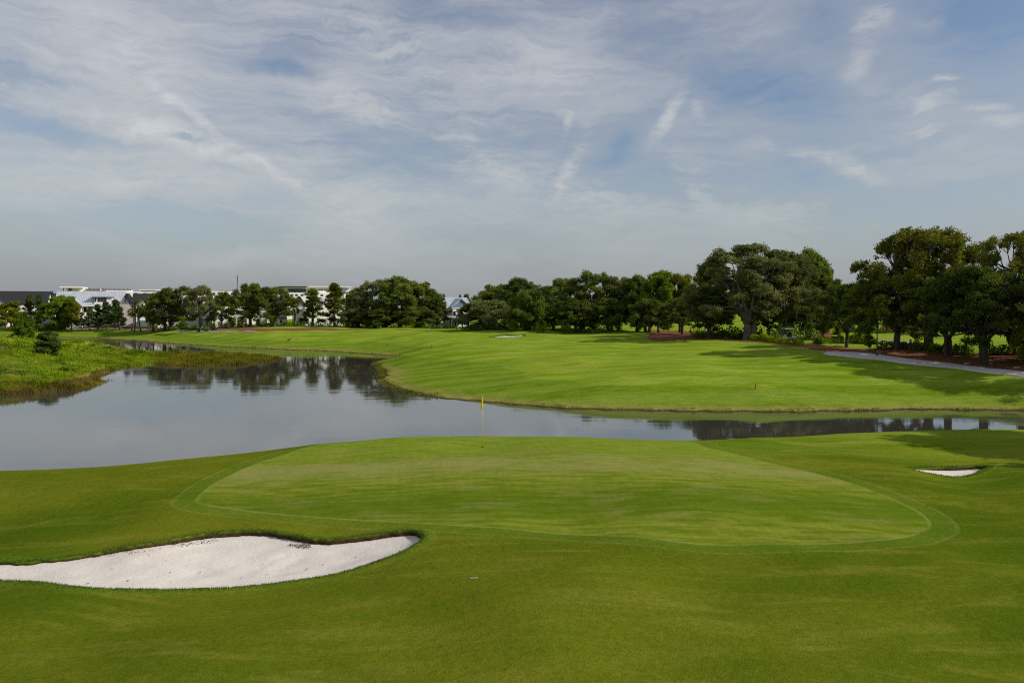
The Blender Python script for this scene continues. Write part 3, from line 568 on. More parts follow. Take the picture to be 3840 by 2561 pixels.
def ribbon(name, A, B, mat_, lift, sub=6, along=1):
    """sheet draped on the ground between two edge lines given on the ground"""
    A = np.asarray(A); B = np.asarray(B)
    def rs_(L, n):
        d = np.r_[0, np.cumsum(np.linalg.norm(np.diff(L, axis=0), axis=1))]; s = np.linspace(0, d[-1], n); return np.stack([np.interp(s, d, L[:, 0]), np.interp(s, d, L[:, 1])], -1)
    n = 90 * along; A = rs_(A, n); B = rs_(B, n); V = []
    for k in range(sub + 1): q = A + (B - A) * k / sub; V.append(np.c_[q, ztn(q[:, 0], q[:, 1]) + lift])
    V = np.concatenate(V); f = []
    for k in range(sub):
        j = np.arange(n - 1); f.append(np.stack([k * n + j, k * n + j + 1, (k + 1) * n + j + 1, (k + 1) * n + j], -1))
    # edge skirts so that the slab has thickness
    b0 = len(V); e0 = V[:n] - [0, 0, 0.2]; e1 = V[sub * n:] - [0, 0, 0.2]; V = np.concatenate([V, e0, e1]); j = np.arange(n - 1)
    f.append(np.stack([j, b0 + j, b0 + j + 1, j + 1], -1)); f.append(np.stack([sub * n + j, sub * n + j + 1, b0 + n + j + 1, b0 + n + j], -1))
    o = mesh_np(name, V, np.concatenate(f), mat_, smooth=False); tag(o, kind='structure'); return o
up_ = hits([(3088, 1325), (3110, 1320), (3160, 1320), (3300, 1331), (3500, 1355), (3700, 1380), (3840, 1395), (4300, 1450), (4700, 1490)], 50)
lo_ = hits([(3088, 1326), (3100, 1331), (3180, 1339), (3300, 1350), (3500, 1374), (3700, 1399), (3840, 1417), (4250, 1480), (4600, 1530)], 50)
ribbon('cart_path', lo_, up_, M['path'], 0.05)
a_ = [(-160, 277), (-140, 276)] + [tuple(q) for q in hits([(450, 1234), (540, 1236), (620, 1239), (700, 1242), (770, 1243.5), (850, 1244.5), (960, 1245)], 150)]
ribbon('cart_path', [(x, y - 1.5) for x, y in a_], [(x, y + 1.0) for x, y in a_], M['path_far'], 0.06)
fp = hits([(3290, 1277), (3340, 1281), (3400, 1290), (3420, 1296)], 60); ribbon('cart_path', fp, fp + [1.5, 3.0], M['path_far'], 0.05)

# ------------------------------------------------------------------ foliage builders
def leaf_quads(C, size, rs, flat=0.0, aspect=1.6):
    """C (n,3) centres -> quads with random orientation"""
    n = len(C); a = rs.randn(n, 3); a[:, 2] *= (1 - flat); a /= np.linalg.norm(a, axis=1)[:, None] + 1e-9
    b = rs.randn(n, 3); b -= (a * b).sum(1)[:, None] * a; b /= np.linalg.norm(b, axis=1)[:, None] + 1e-9
    s = (size * rs.uniform(0.6, 1.3, n))[:, None]; a = a * s * 0.5 * aspect; b = b * s * 0.5 / aspect * 1.2
    V = np.stack([C - a, C + b * 0.9 + a * 0.1, C + a, C - b * 0.9 + a * 0.1], 1).reshape(-1, 3)
    return V, np.arange(4 * n).reshape(n, 4)
def clump_points(c, r, n, rs, top=0.35):
    d = rs.randn(n, 3); d /= np.linalg.norm(d, axis=1)[:, None]; k = 1.25 * rs.rand(n) ** 0.6
    d[:, 2] += top * rs.rand(n); return c + d * k[:, None] * r
def curved(a, b, sag, rs, n=5):
    a = np.array(a, float); b = np.array(b, float); t = np.linspace(0, 1, n)[:, None]
    mid = (a + b) / 2 + rs.randn(3) * np.linalg.norm(b - a) * 0.09 + [0, 0, sag]
    return a * (1 - t) ** 2 + 2 * mid * t * (1 - t) + b * t ** 2
def make_tree(seed, H=14.0, R=8.0, base=0.22, top_flat=0.0, fork=0.16, lobes=16, per=9, lr=2.1, cr=0.95, leaves=110, lsize=0.34, tr=0.55, nl=6, leaf='oak', bark='bark', cone=0.0, moss=0, stems=1, lean=0.0):
    """returns a prototype dict of mesh data: trunk (with limbs), crown, moss. H height, R crown radius"""
    rs = np.random.RandomState(seed); mb = MB(); cz0 = base * H; ch = H - cz0
    L = []
    for i in range(lobes):
        t = (i + 0.5) / lobes; t = t ** 0.85; ph = i * 2.399 + rs.uniform(-.4, .4)
        if cone > 0: rr = R * ((1 - t) ** cone + 0.08)
        else: rr = R * math.sqrt(max(0.0, 1 - ((t - 0.30) / 0.74) ** 2))
        k = rs.uniform(0.72, 1.0) if rs.rand() < 0.7 else rs.uniform(0.1, 0.7)
        rr = max(rr - lr * 0.6, 0.1) * k
        L.append([math.cos(ph) * rr + lean * t, math.sin(ph) * rr, cz0 + ch * t * 0.93 - lr * 0.15 + rs.uniform(-.5, .3)])
    L = np.array(L)
    L[:, 2] = np.minimum(L[:, 2], H - lr * 0.75)
    fz = fork * H; st0 = []
    for s in range(stems):
        o = rs.randn(2) * 0.35 * (stems > 1) * tr * 2.2; top = np.array([o[0] * 1.8, o[1] * 1.8, fz]); p = curved((o[0], o[1], -0.4), top, 0, rs, 5)
        mb.tube([(o[0] * 1, o[1] * 1, -0.5)] + [tuple(q) for q in p[1:]], [tr * 1.5, tr * 1.12, tr * 1.0, tr * 0.96, tr * 0.98], 9); st0.append(top)
    nodes = [];
    ang = np.arctan2(L[:, 1], L[:, 0]); order = np.argsort(ang); groups = np.array_split(order, nl)
    for gi, g in enumerate(groups):
        if len(g) == 0: continue
        c = L[g].mean(0) * [0.8, 0.8, 1]; c[2] = min(c[2], H * 0.72); s0 = st0[gi % stems]
        p = curved(s0, c, -0.05 * H + (0.04 * H if cone == 0 else 0), rs, 7); r = np.linspace(tr * 0.62, tr * 0.2, 7)
        mb.tube([tuple(q) for q in p], list(r), 7); nodes += [(p[i], r[i]) for i in range(2, 7)]
    if cone > 0 or nl < 4:
        p = curved(st0[0], (lean * .9, 0, H * 0.93), 0, rs, 9); r = np.linspace(tr * 0.85, tr * 0.1, 9); mb.tube([tuple(q) for q in p], list(r), 7); nodes += [(p[i], r[i]) for i in range(1, 9)]
    NP = np.array([q[0] for q in nodes]); pts = []; tips = []
    for l in L:
        d = np.linalg.norm(NP - l, axis=1) + np.maximum(0, NP[:, 2] - l[2]) * 1.5; k = int(np.argmin(d)); p = curved(NP[k], l, 0.3, rs, 5); r0 = min(nodes[k][1], tr * 0.34)
        mb.tube([tuple(q) for q in p], list(np.linspace(r0, r0 * 0.35, 5)), 5)
        nc = max(3, int(per * rs.uniform(0.75, 1.25)))
        for j in range(nc):
            dd = rs.randn(3); dd /= np.linalg.norm(dd); dd[2] = abs(dd[2]) * 0.75 if rs.rand() < 0.72 else dd[2] * 0.8
            c = l + dd * lr * np.array([1, 1, 0.72]) * rs.uniform(0.55, 1.08)
            pp = curved(p[3], c, 0.1, rs, 4); mb.tube([tuple(q) for q in pp], list(np.linspace(r0 * 0.38, 0.025, 4)), 4, cap=False)
            rcl = cr * rs.uniform(0.6, 1.25); nleaf = int(leaves * (rcl / cr) ** 2)
            pts.append(clump_points(c, np.array([rcl, rcl, rcl * 0.62]), nleaf, rs)); tips.append(c)
    pts = np.concatenate(pts); V, Fq = leaf_quads(pts, lsize, rs, 0.2)
    proto = {'H': float(np.percentile(V[:, 2], 99.8)), 'R': float((np.percentile(V[:, 0], 99.6) - np.percentile(V[:, 0], .4) + np.percentile(V[:, 1], 99.6) - np.percentile(V[:, 1], .4)) / 4), 'bark': bark, 'leaf': leaf}
    t_ = mesh_np('trunk', mb.v, mb.f, M[bark], smooth=True); c_ = mesh_np('crown', V, Fq, M[leaf])
    proto['trunk'] = t_.data; proto['crown'] = c_.data
    D.objects.remove(t_); D.objects.remove(c_)
    if moss:
        Vm = []; fm = []
        sel = rs.choice(len(tips), moss)
        for k in sel:
            c = np.array(tips[k]); 
            for j in range(6):
                q = c + rs.randn(3) * [0.5, 0.5, 0.2]; ln = rs.uniform(0.7, 2.0); a = rs.uniform(0, 3.14); dxy = np.array([math.cos(a), math.sin(a), 0]) * rs.uniform(0.05, 0.12); b = len(Vm)
                Vm += [q - dxy, q + dxy, q + dxy * 1.1 - [0, 0, ln * .5], q - dxy * 1.1 - [0, 0, ln * .5], q - [0, 0, ln]]; fm += [(b, b + 1, b + 2, b + 3), (b + 3, b + 2, b + 4)]
        m_ = mesh_np('spanish_moss', np.array(Vm), fm, M['moss']); proto['moss'] = m_.data; D.objects.remove(m_)
    return proto
def plant_tree(pr, X, Y, top_z, width, label, rot=0.0, name='oak_tree', cat='tree', group=None, leafmat_=None, zb=None):
    zb = zt(X, Y) - 0.05 if zb is None else zb
    o = empty(name, (X, Y, zb), rot); s = width / 2 / pr['R']; o.scale = (s, s, (top_z - zb) / pr['H'])
    tag(o, label, cat, group)
    for part, key in (('trunk', 'trunk'), ('crown', 'crown'), ('spanish_moss', 'moss')):
        if key not in pr: continue
        me = pr[key]
        if key == 'crown' and leafmat_ and me.materials[0] != M[leafmat_]:
            kk = 'crown_' + leafmat_
            if kk not in pr: pr[kk] = me.copy(); pr[kk].materials[0] = M[leafmat_]
            me = pr[kk]
        c = D.objects.new(part, me); col.objects.link(c); c.parent = o
        if part == 'spanish_moss': c['kind'] = 'stuff'
    return o
def tpx(pr, px, Y, top, wpx, label, rot=0.0, **k):
    X = (px - 1920) * Y / F; return plant_tree(pr, X, Y, CH - (top - HOR) * Y / F, wpx * Y / F, label, rot, **k)
# ------------------------------------------------------------------ tree prototypes
PR = {}
PR['oakA'] = make_tree(1, 13.5, 9.0, 0.24, fork=0.17, lobes=34, per=10, lr=1.9, cr=0.85, leaves=100, lsize=0.31, tr=0.62, nl=6)
PR['oakB'] = make_tree(2, 13.0, 8.5, 0.22, fork=0.20, lobes=34, per=9, lr=1.8, cr=0.8, leaves=95, lsize=0.30, tr=0.55, nl=5, moss=26, leaf='oak_grey', bark='bark_pale')
PR['oakC'] = make_tree(3, 14.0, 9.0, 0.16, fork=0.13, lobes=48, per=9, lr=1.9, cr=0.9, leaves=95, lsize=0.32, tr=0.6, nl=7, leaf='oak_dark')
PR['oakD'] = make_tree(4, 12.0, 7.5, 0.20, fork=0.15, lobes=28, per=9, lr=1.7, cr=0.8, leaves=100, lsize=0.30, tr=0.5, nl=5, stems=2)
PR['big'] = make_tree(5, 16.0, 9.5, 0.24, fork=0.17, lobes=60, per=11, lr=1.6, cr=0.66, leaves=100, lsize=0.235, tr=0.58, nl=8, bark='bark_pale', leaf='oak_grey', moss=40, stems=2)
PR['wide'] = make_tree(6, 15.0, 12.0, 0.28, fork=0.16, lobes=72, per=11, lr=1.75, cr=0.68, leaves=95, lsize=0.225, tr=0.72, nl=9, leaf='oak')
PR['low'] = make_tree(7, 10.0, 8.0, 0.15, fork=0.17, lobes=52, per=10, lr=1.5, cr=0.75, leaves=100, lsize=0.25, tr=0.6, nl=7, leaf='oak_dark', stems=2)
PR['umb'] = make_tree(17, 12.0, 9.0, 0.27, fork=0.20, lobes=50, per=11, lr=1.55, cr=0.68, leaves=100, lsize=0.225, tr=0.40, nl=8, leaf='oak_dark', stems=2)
PR['round'] = make_tree(8, 9.0, 8.5, 0.03, fork=0.10, lobes=46, per=10, lr=1.7, cr=0.9, leaves=110, lsize=0.30, tr=0.5, nl=7, leaf='oak_grey')
PR['cyp'] = make_tree(9, 14.0, 4.2, 0.14, fork=0.5, lobes=30, per=8, lr=1.2, cr=0.7, leaves=85, lsize=0.30, tr=0.38, nl=3, leaf='oak', cone=0.55)
PR['pine'] = make_tree(10, 9.0, 3.0, 0.16, fork=0.5, lobes=24, per=7, lr=0.8, cr=0.42, leaves=60, lsize=0.24, tr=0.16, nl=3, leaf='pine', cone=0.7)
PR['young'] = make_tree(11, 6.0, 2.2, 0.22, fork=0.35, lobes=9, per=6, lr=0.8, cr=0.45, leaves=60, lsize=0.24, tr=0.10, nl=3, leaf='green', cone=0.6)
PR['broad'] = make_tree(12, 9.0, 5.0, 0.18, fork=0.22, lobes=30, per=9, lr=1.2, cr=0.7, leaves=90, lsize=0.28, tr=0.28, nl=5, leaf='green')
PR['bushy'] = make_tree(13, 5.0, 3.2, 0.02, fork=0.12, lobes=36, per=10, lr=0.85, cr=0.5, leaves=110, lsize=0.15, tr=0.12, nl=6, leaf='green', stems=2)
PR['ball'] = make_tree(14, 3.3, 1.65, 0.10, fork=0.16, lobes=36, per=12, lr=0.5, cr=0.3, leaves=100, lsize=0.12, tr=0.08, nl=6, leaf='shrub_dark', stems=2)
def make_palm(seed):
    rs = np.random.RandomState(seed); H = 7.0; mb = MB(); p = curved((0, 0, -0.3), (0.35, 0.1, 5.6), 0, rs, 7); mb.tube([tuple(q) for q in p], [0.24, .19, .17, .165, .17, .2, .24], 8)
    V = []; f = []; top = np.array([0.35, 0.1, 5.6])
    for i in range(44):
        az = i * 2.4; el = rs.uniform(-0.75, 1.25); d = np.array([math.cos(az) * math.cos(el), math.sin(az) * math.cos(el), math.sin(el)]); L = rs.uniform(0.7, 1.0)
        c = top + d * L; side = np.cross(d, [0, 0, 1.0]); side /= np.linalg.norm(side) + 1e-6; b = len(V); V += [top + side * .02, top - side * .02, c - side * .02, c + side * .02]; f.append((b, b + 1, b + 2, b + 3))
        for k in range(11):
            t = (k - 5) / 5 * 1.25; dd = d * math.cos(t) + side * math.sin(t); dd = dd - np.array([0, 0, 0.28 + 0.2 * abs(t)]); ln = rs.uniform(0.65, 0.95) * (1 - 0.15 * abs(t)); n_ = np.cross(dd, d); n_ /= np.linalg.norm(n_) + 1e-6
            s2 = np.cross(dd, n_ + rs.randn(3) * .3); s2 /= np.linalg.norm(s2) + 1e-6; b = len(V); V += [c, c + dd * ln * .5 + s2 * 0.05, c + dd * ln - [0, 0, .12], c + dd * ln * .5 - s2 * 0.05]; f.append((b, b + 1, b + 2, b + 3))
    t_ = mesh_np('trunk', mb.v, mb.f, M['bark_palm'], smooth=True); c_ = mesh_np('crown', np.array(V), f, M['palm'])
    pr = {'H': H, 'R': 1.9, 'trunk': t_.data, 'crown': c_.data}; D.objects.remove(t_); D.objects.remove(c_); return pr
PR['palm'] = make_palm(3)

G1 = 'live oaks in front of the white houses'; G2 = 'oaks in the tree line beyond the fairway'; G3 = 'big oaks on the right beside the cart path'
def T(p, px, Y, top, w_, lab, rot=0, **k): return tpx(PR[p], px, Y, top, w_, lab, rot, **k)
# --- left: in front of the houses
T('broad', 42, 276, 1132, 96, 'yellow-green broadleaf tree at the far left edge, in front of the dark-roofed house', 1, leafmat_='yellow', name='broadleaf_tree')
T('pine', 112, 278, 1103, 64, 'tall open pine before the dark roof on the left, left one of two', 0.4, name='pine_tree')
T('pine', 147, 276, 1106, 52, 'tall open pine touching the broad tree, right one of the pair before the dark roof', 2.2, name='pine_tree')
T('young', 140, 270, 1178, 36, 'small bright green sapling under the pair of tall pines on the left', 1, name='young_tree')
T('broad', 228, 275, 1110, 140, 'broad rounded green tree covering the left end of the metal-roofed house', 2.7, name='broadleaf_tree')
T('broad', 268, 272, 1128, 62, 'slender tree with bare stem just left of the timber-framed door', 4.1, leafmat_='yellow', name='broadleaf_tree')
T('young', 306, 272, 1170, 30, 'small greyish sapling before the white wall of the metal-roofed house', 2, leafmat_='oak_grey', name='young_tree')
for i, (px, top, w_, d_, lab) in enumerate([(338, 1150, 56, 268, 'short dark pine, leftmost of the pine clump before the metal-roofed house'), (366, 1141, 60, 271, 'dark pine second from left in the clump before the metal-roofed house'), (398, 1132, 62, 269, 'dark pine in the middle of the clump under the dormer tower'),
                             (432, 1124, 66, 270, 'tallest dark pine of the clump before the metal-roofed house'), (450, 1150, 48, 266, 'short dark pine, rightmost of the pine clump by the beige gabled house')]):
    T('pine', px, d_, top, w_, lab, i * 1.3, name='pine_tree', group='dark pines before the metal-roofed house')
for i, (px, top, w_, d_, lab) in enumerate([(491, 1152, 52, 262, 'short sabal palm, leftmost of the palm group beside the beige gabled house'), (502, 1158, 48, 259, 'short sabal palm second from left, nearly touching its neighbour'), (522, 1118, 58, 263, 'tallest sabal palm in front of the white gable'),
                             (532, 1146, 54, 258, 'sabal palm with pale leaning trunk right of the tallest palm'), (560, 1130, 58, 264, 'sabal palm standing against the left flank of the live oak row'), (1097, 1146, 70, 250, 'bushy sabal palm standing alone right of the two arching live oaks')]):
    T('palm', px, d_, top, w_, lab, i * 1.1, name='palm_tree', cat='palm', group='sabal palms')
T('oakC', 618, 250, 1082, 130, 'dense dark live oak, leftmost of the oak row beyond the pond inlet', 0.3, name='live_oak', group=G1)
T('oakA', 575, 256, 1112, 90, 'smaller dark live oak behind the leftmost palms', 3.3, name='live_oak', group=G1)
T('oakB', 690, 254, 1075, 120, 'grey mossy live oak right of the dense leftmost oak', 1.3, name='live_oak', group=G1)
T('oakB', 752, 248, 1072, 128, 'grey mossy live oak with tall split crown behind the utility cart', 3.9, name='live_oak', group=G1)
T('oakD', 836, 252, 1096, 105, 'lower live oak with forked trunk between the mossy and the arching oaks', 0.9, name='live_oak', group=G1)
T('oakA', 938, 243, 1064, 152, 'arching live oak with thick dark trunk, left of the matching pair', 0.0, name='live_oak', group=G1)
T('oakA', 1028, 241, 1077, 176, 'arching live oak with low spreading limb, right of the matching pair', 2.4, name='live_oak', group=G1)
T('young', 907, 240, 1186, 36, 'bright green young pine before the grey porch roof', 0.2, name='young_tree'); T('young', 862, 246, 1188, 32, 'pale green sapling left of the grey porch', 1.2, name='young_tree')
T('young', 1022, 238, 1184, 34, 'leafy sapling under the right arching oak', 3.2, name='young_tree'); T('young', 966, 238, 1196, 22, 'thin sapling between the two arching oak trunks', 2.2, name='young_tree'); T('young', 1128, 250, 1192, 32, 'yellow-green sapling right of the bushy palm', .2, leafmat_='yellow', name='young_tree')
T('young', 680, 238, 1186, 46, 'bright green young tree left of the utility cart', 4, name='young_tree')
T('cyp', 1171, 250, 1083, 84, 'slim tall tree with straight dark trunk before the white three-storey tower', 0.5, name='slim_tree', leafmat_='oak')
T('cyp', 1256, 246, 1063, 80, 'slim tall tree with rounded yellowish top left of the huge oak mass', 2.5, name='slim_tree', leafmat_='yellow')
T('broad', 1326, 275, 1083, 60, 'small green treetop peeking over the left side of the huge oak mass', 1, name='broadleaf_tree')
G4 = 'huge oak mass in the centre left'
for p, px, Y, top, w_, lab, r, lm in [('oakC', 1345, 238, 1092, 130, 'dusty grey oak at the left end of the huge oak mass', 1.0, 'oak_grey'), ('oakB', 1405, 232, 1052, 150, 'grey-green oak with feathery top, left half of the huge oak mass', 2.0, 'oak_grey'),
                               ('oakC', 1500, 226, 1040, 180, 'tallest oak with dome crown in the centre of the huge oak mass', 4.0, 'oak'), ('oakA', 1570, 230, 1058, 150, 'oak with rounded shoulder right of the tallest in the oak mass', 5.0, 'oak'),
                               ('oakC', 1622, 228, 1098, 110, 'lower dark oak right of the rounded shoulder in the oak mass', 0.6, 'oak'), ('oakD', 1640, 224, 1122, 64, 'small drooping oak at the right end of the mass beside the blue-gabled house', 2.6, 'oak_dark'),
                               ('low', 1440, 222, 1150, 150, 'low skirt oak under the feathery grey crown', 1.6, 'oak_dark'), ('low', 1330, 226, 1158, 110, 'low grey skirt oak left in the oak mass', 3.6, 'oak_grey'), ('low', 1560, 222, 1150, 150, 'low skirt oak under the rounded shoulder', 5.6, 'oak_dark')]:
    T(p, px, Y, top, w_ * 1.12, lab, r, leafmat_=lm, name='live_oak', group=G4)
# --- middle tree line
T('round', 1826, 196, 1127, 224, 'squat rounded grey-green oak right of the blue-gabled house', 0.2, name='live_oak', group=G2)
T('young', 1733, 196, 1152, 24, 'thin dark tree beside the tall lamp post right of the house', 2.0, leafmat_='oak_dark', name='young_tree')
mid = [('oakC', 1822, 228, 1102, 110, 'oak rising behind the left shoulder of the squat rounded oak', 'oak'), ('oakA', 1860, 224, 1068, 150, 'oak crown climbing behind the right half of the squat oak', 'oak'), ('oakC', 1955, 216, 1045, 160, 'tall leafy oak forming the first peak of the tree line', 'oak_dark'),
       ('round', 1985, 186, 1090, 135, 'lighter bushy oak in front of the first peak, right of the squat oak', 'oak'), ('oakC', 2040, 206, 1076, 110, 'oak filling the dip after the first peak of the tree line', 'oak_dark'),
       ('oakA', 2120, 200, 1045, 150, 'oak forming the second peak of the tree line', 'oak'), ('oakC', 2075, 188, 1120, 120, 'low dense oak below the second peak', 'oak_dark'), ('oakB', 2228, 192, 1020, 190, 'tallest oak of the middle tree line with airy crown', 'oak'),
       ('low', 2165, 182, 1125, 130, 'low oak with leaning trunk beneath the tallest airy crown', 'oak_dark'), ('oakA', 2320, 188, 1040, 150, 'oak with golden tint right of the tallest airy crown', 'oak_grey'), ('oakC', 2390, 184, 1036, 160, 'dense oak before the bright green peak', 'oak_dark'),
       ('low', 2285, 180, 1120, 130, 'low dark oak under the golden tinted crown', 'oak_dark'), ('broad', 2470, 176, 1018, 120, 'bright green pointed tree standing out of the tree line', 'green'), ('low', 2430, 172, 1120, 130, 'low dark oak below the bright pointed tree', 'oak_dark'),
       ('oakA', 2550, 178, 1030, 140, 'oak with yellowish top right of the bright pointed tree', 'yellow'), ('umb', 2555, 160, 1118, 130, 'small spreading oak with thin forked trunk on the pine straw', 'oak_dark')]
for i, (p, px, Y, top, w_, lab, lm) in enumerate(mid): T(p, px, Y, top, w_ * 1.17, lab, i * 1.7, leafmat_=lm, name='live_oak', group=G2)
mid2 = [('big', 2795, 138, 921, 380, 'huge pale-barked oak with several peaks and forked grey trunk', 'oak_grey', 0.4), ('oakC', 2665, 150, 975, 170, 'oak left of the huge pale-barked oak', 'oak', 1.0), ('umb', 2660, 142, 1075, 170, 'low spreading oak with many stems left of the pale trunk', 'oak_dark', 2.0),
        ('big', 2945, 140, 944, 260, 'mossy oak right of the huge pale-barked one', 'oak_grey', 3.0), ('oakC', 3035, 150, 940, 220, 'dark green oak with high crown on the right of the mossy oak', 'oak', 4.0), ('oakC', 3085, 146, 1010, 160, 'oak sloping down to the gap in the tree line', 'oak', 5.0),
        ('umb', 2880, 150, 1120, 180, 'low dark oak behind the mossy trunk', 'oak_dark', 1.1), ('umb', 3030, 142, 1120, 190, 'low oak hanging over the parked golf cart', 'oak_dark', 2.7)]
for i, (p, px, Y, top, w_, lab, lm, r) in enumerate(mid2): T(p, px, Y, top, w_, lab, r, leafmat_=lm, name='live_oak', group=G2)
# --- right
for (p, px, Y, top, w_, lab, lm, r) in [('umb', 3172, 114, 1066, 210, 'small oak with short dark trunk left in the right group', 'oak_dark', 0.5), ('wide', 3480, 100, 862, 500, 'tallest wide oak with open yellowish crown on the right', 'oak_sunlit', 1.2),
        ('wide', 3880, 88, 868, 420, 'open-crowned oak cut by the right edge of the picture', 'oak_sunlit', 3.2), ('umb', 3360, 104, 1010, 330, 'dense dark oak below the left side of the tallest wide oak', 'oak_dark', 0.9),
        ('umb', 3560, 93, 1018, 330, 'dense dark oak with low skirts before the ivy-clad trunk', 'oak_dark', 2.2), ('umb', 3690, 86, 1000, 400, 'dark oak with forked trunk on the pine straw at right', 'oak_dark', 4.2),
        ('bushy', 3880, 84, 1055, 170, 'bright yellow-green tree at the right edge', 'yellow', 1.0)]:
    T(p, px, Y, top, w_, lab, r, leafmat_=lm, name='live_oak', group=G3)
T('young', 3258, 100, 1225, 52, 'young conical tree with pale stem beside the black lamp post', 1.5, leafmat_='shrub', name='young_tree')
T('young', 3142, 118, 1218, 40, 'thin young tree left of the short dark oak trunk', .5, leafmat_='oak_dark', name='young_tree')
# tree that stands just outside the picture and throws its shade into it
plant_tree(PR['oakA'], 42.5, 36.0, 15.0, 17, 'oak just outside the right edge that shades the near slope', 2.0, name='live_oak')
plant_tree(PR['oakD'], 44.5, 31.0, 15.0, 12, 'smaller oak just outside the right edge below the first one', 4.0, name='live_oak')
plant_tree(PR['wide'], 61.0, 76.0, 16.5, 20, 'oak just outside the right edge by the cart path', 1.0, name='live_oak')
plant_tree(PR['oakC'], 86.0, 92.0, 16.0, 22, 'oak beyond the right edge behind the cart path', 3.0, name='live_oak')
# trees far behind, seen through the gaps
rs = np.random.RandomState(21); k_ = 0
for X in np.arange(20, 200, 13.0):
    Y = 290 + 12 * math.sin(X * .7); pr_ = ('oakC', 'oakA', 'low')[k_ % 3]
    plant_tree(PR[pr_], X, Y, zt(X, Y) + rs.uniform(9, 13), rs.uniform(15, 20), ['dark oak in the farthest row behind ' + q for q in ('the squat rounded oak', 'the leaning trunk', 'the tallest airy crown', 'the golden tinted crown', 'the bright pointed tree', 'the thin forked tree on the straw', 'the left end of the shrub bed', 'the huge pale forked trunk', 'the mossy oak', 'the parked golf cart', 'the gap in the tree line', 'the short dark trunk', 'the black lamp post', 'the ivy-clad trunk')][k_ % 14], rs.uniform(0, 6), name='live_oak', group='farthest oak row behind the second fairway', leafmat_='oak_dark'); k_ += 1
for i, (px, top, w_, lab) in enumerate([(1664, 1104, 26, 'tiny round treetop over the metal roof, leftmost of three'), (1725, 1106, 16, 'tiny treetop over the blue gable, middle of three'), (1750, 1103, 34, 'tiny wide treetop right of the blue gable'), (192, 1094, 36, 'treetop far behind the gap between the dark roof and the metal roof')]):
    T('low', px, 420, top, w_, lab, i, name='distant_tree', leafmat_='oak')
# the two trees on the wild bank
X, Y = (85 - 1920) * 150 / F, 150; plant_tree(PR['bushy'], X, Y, CH - (1170 - HOR) * Y / F, 78 * Y / F, 'fuzzy green willow-like tree on top of the weedy bank', 0.4, name='bank_tree', leafmat_='shrub')
X, Y = hit(179, 1332, 60); plant_tree(PR['ball'], X, Y, CH - (1245 - HOR) * Y / F, 78 * Y / F, 'dark round bush on the weedy bank above the pond', 0.4, zb=zt(X, Y) + 0.25, name='round_bush', cat='bush')

# ------------------------------------------------------------------ hedges and shrubs
def hedge(name, pts, hgt, wid, label, leaf='shrub', dens=60, size=0.3, cat='hedge', lump=0.25, seed=1):
    rs = np.random.RandomState(seed); pts = np.asarray(pts, float); d = np.r_[0, np.cumsum(np.linalg.norm(np.diff(pts, axis=0), axis=1))]
    n = int(d[-1] * dens); s = rs.uniform(0, d[-1], n); x = np.interp(s, d, pts[:, 0]); y = np.interp(s, d, pts[:, 1])
    hh = hgt * (1 + lump * np.sin(s * 1.9 + seed) * np.sin(s * 0.77 + 1) + lump * .6 * np.sin(s * 4.3)); a = rs.uniform(-.15, math.pi + .15, n); r = rs.rand(n) ** 0.35
    x = x + rs.uniform(-.3, .3, n); yy = y + np.cos(a) * wid / 2 * r; zz = ztn(x, yy) + np.abs(np.sin(a)) * hh * r
    V, f = leaf_quads(np.stack([x, yy, zz], -1), size, rs); c = V.mean(0) * [1, 1, 0] + [0, 0, float(ztn([V[:, 0].mean()], [V[:, 1].mean()])[0])]
    o = mesh_np(name, V - c, f, M[leaf]); o.location = c; tag(o, label, cat); return o
def hp(L, y0=9.0): return [hit(x, y, y0) for x, y in L]
def hl(px0, px1, Y, dy=0): return [((px0 + (px1 - px0) * t - 1920) * (Y + dy * t) / F, Y + dy * t) for t in np.linspace(0, 1, 8)]
hedge('hedge', hl(-60, 245, 274), 1.9, 2.0, 'trimmed green hedge at the far left below the dark-roofed house', seed=1, leaf='shrub')
hedge('hedge', hl(150, 255, 279), 2.8, 2.5, 'taller dark hedge behind the trimmed hedge on the left', seed=2, leaf='shrub_dark')
hedge('hedge', hl(246, 360, 280), 2.6, 2.2, 'dark hedge below the white wall left of the flowering shrubs', seed=3, leaf='shrub_dark')
hedge('shrub_row', hl(360, 465, 276), 2.2, 2.2, 'dark shrubs with pale flowers under the pine clump', seed=4, leaf='shrub', cat='shrubs')
hedge('shrub_row', hl(568, 700, 250), 1.6, 2.2, 'low dark shrubs under the leftmost live oak', seed=5, leaf='shrub_dark', cat='shrubs')
for i, (px, w_, h_, lf, lab) in enumerate([(722, 26, 1.8, 'weed2', 'yellowish grass clump just left of the utility cart'), (800, 20, 1.6, 'weed2', 'yellowish grass clump just right of the utility cart'), (824, 22, 1.7, 'shrub', 'round green shrub right of the two grass clumps'), (846, 20, 1.4, 'shrub', 'low green shrub left of the first arching trunk'),
                                     (870, 24, 1.5, 'shrub', 'green shrub below the grey porch, left one'), (900, 26, 1.2, 'shrub', 'green shrub below the grey porch, right one')]):
    hedge('shrub', hl(px - w_ / 2 + 3, px + w_ / 2 - 3, 241), h_, 1.8, lab, lf, 220, 0.25, 'shrub', 0.1, seed=10 + i)
hedge('hedge', hl(918, 1060, 242), 1.0, 2.0, 'low yellow-green hedge behind the arching oak trunks', seed=17, leaf='weed2', dens=80)
hedge('hedge', hl(1060, 1275, 242), 1.4, 2.0, 'low green hedge below the slim tall trees', seed=18, leaf='shrub', dens=80)
hedge('hedge', hl(1275, 1500, 232), 1.6, 2.2, 'dark hedge at the foot of the huge oak mass', seed=19, leaf='shrub_dark', dens=80)
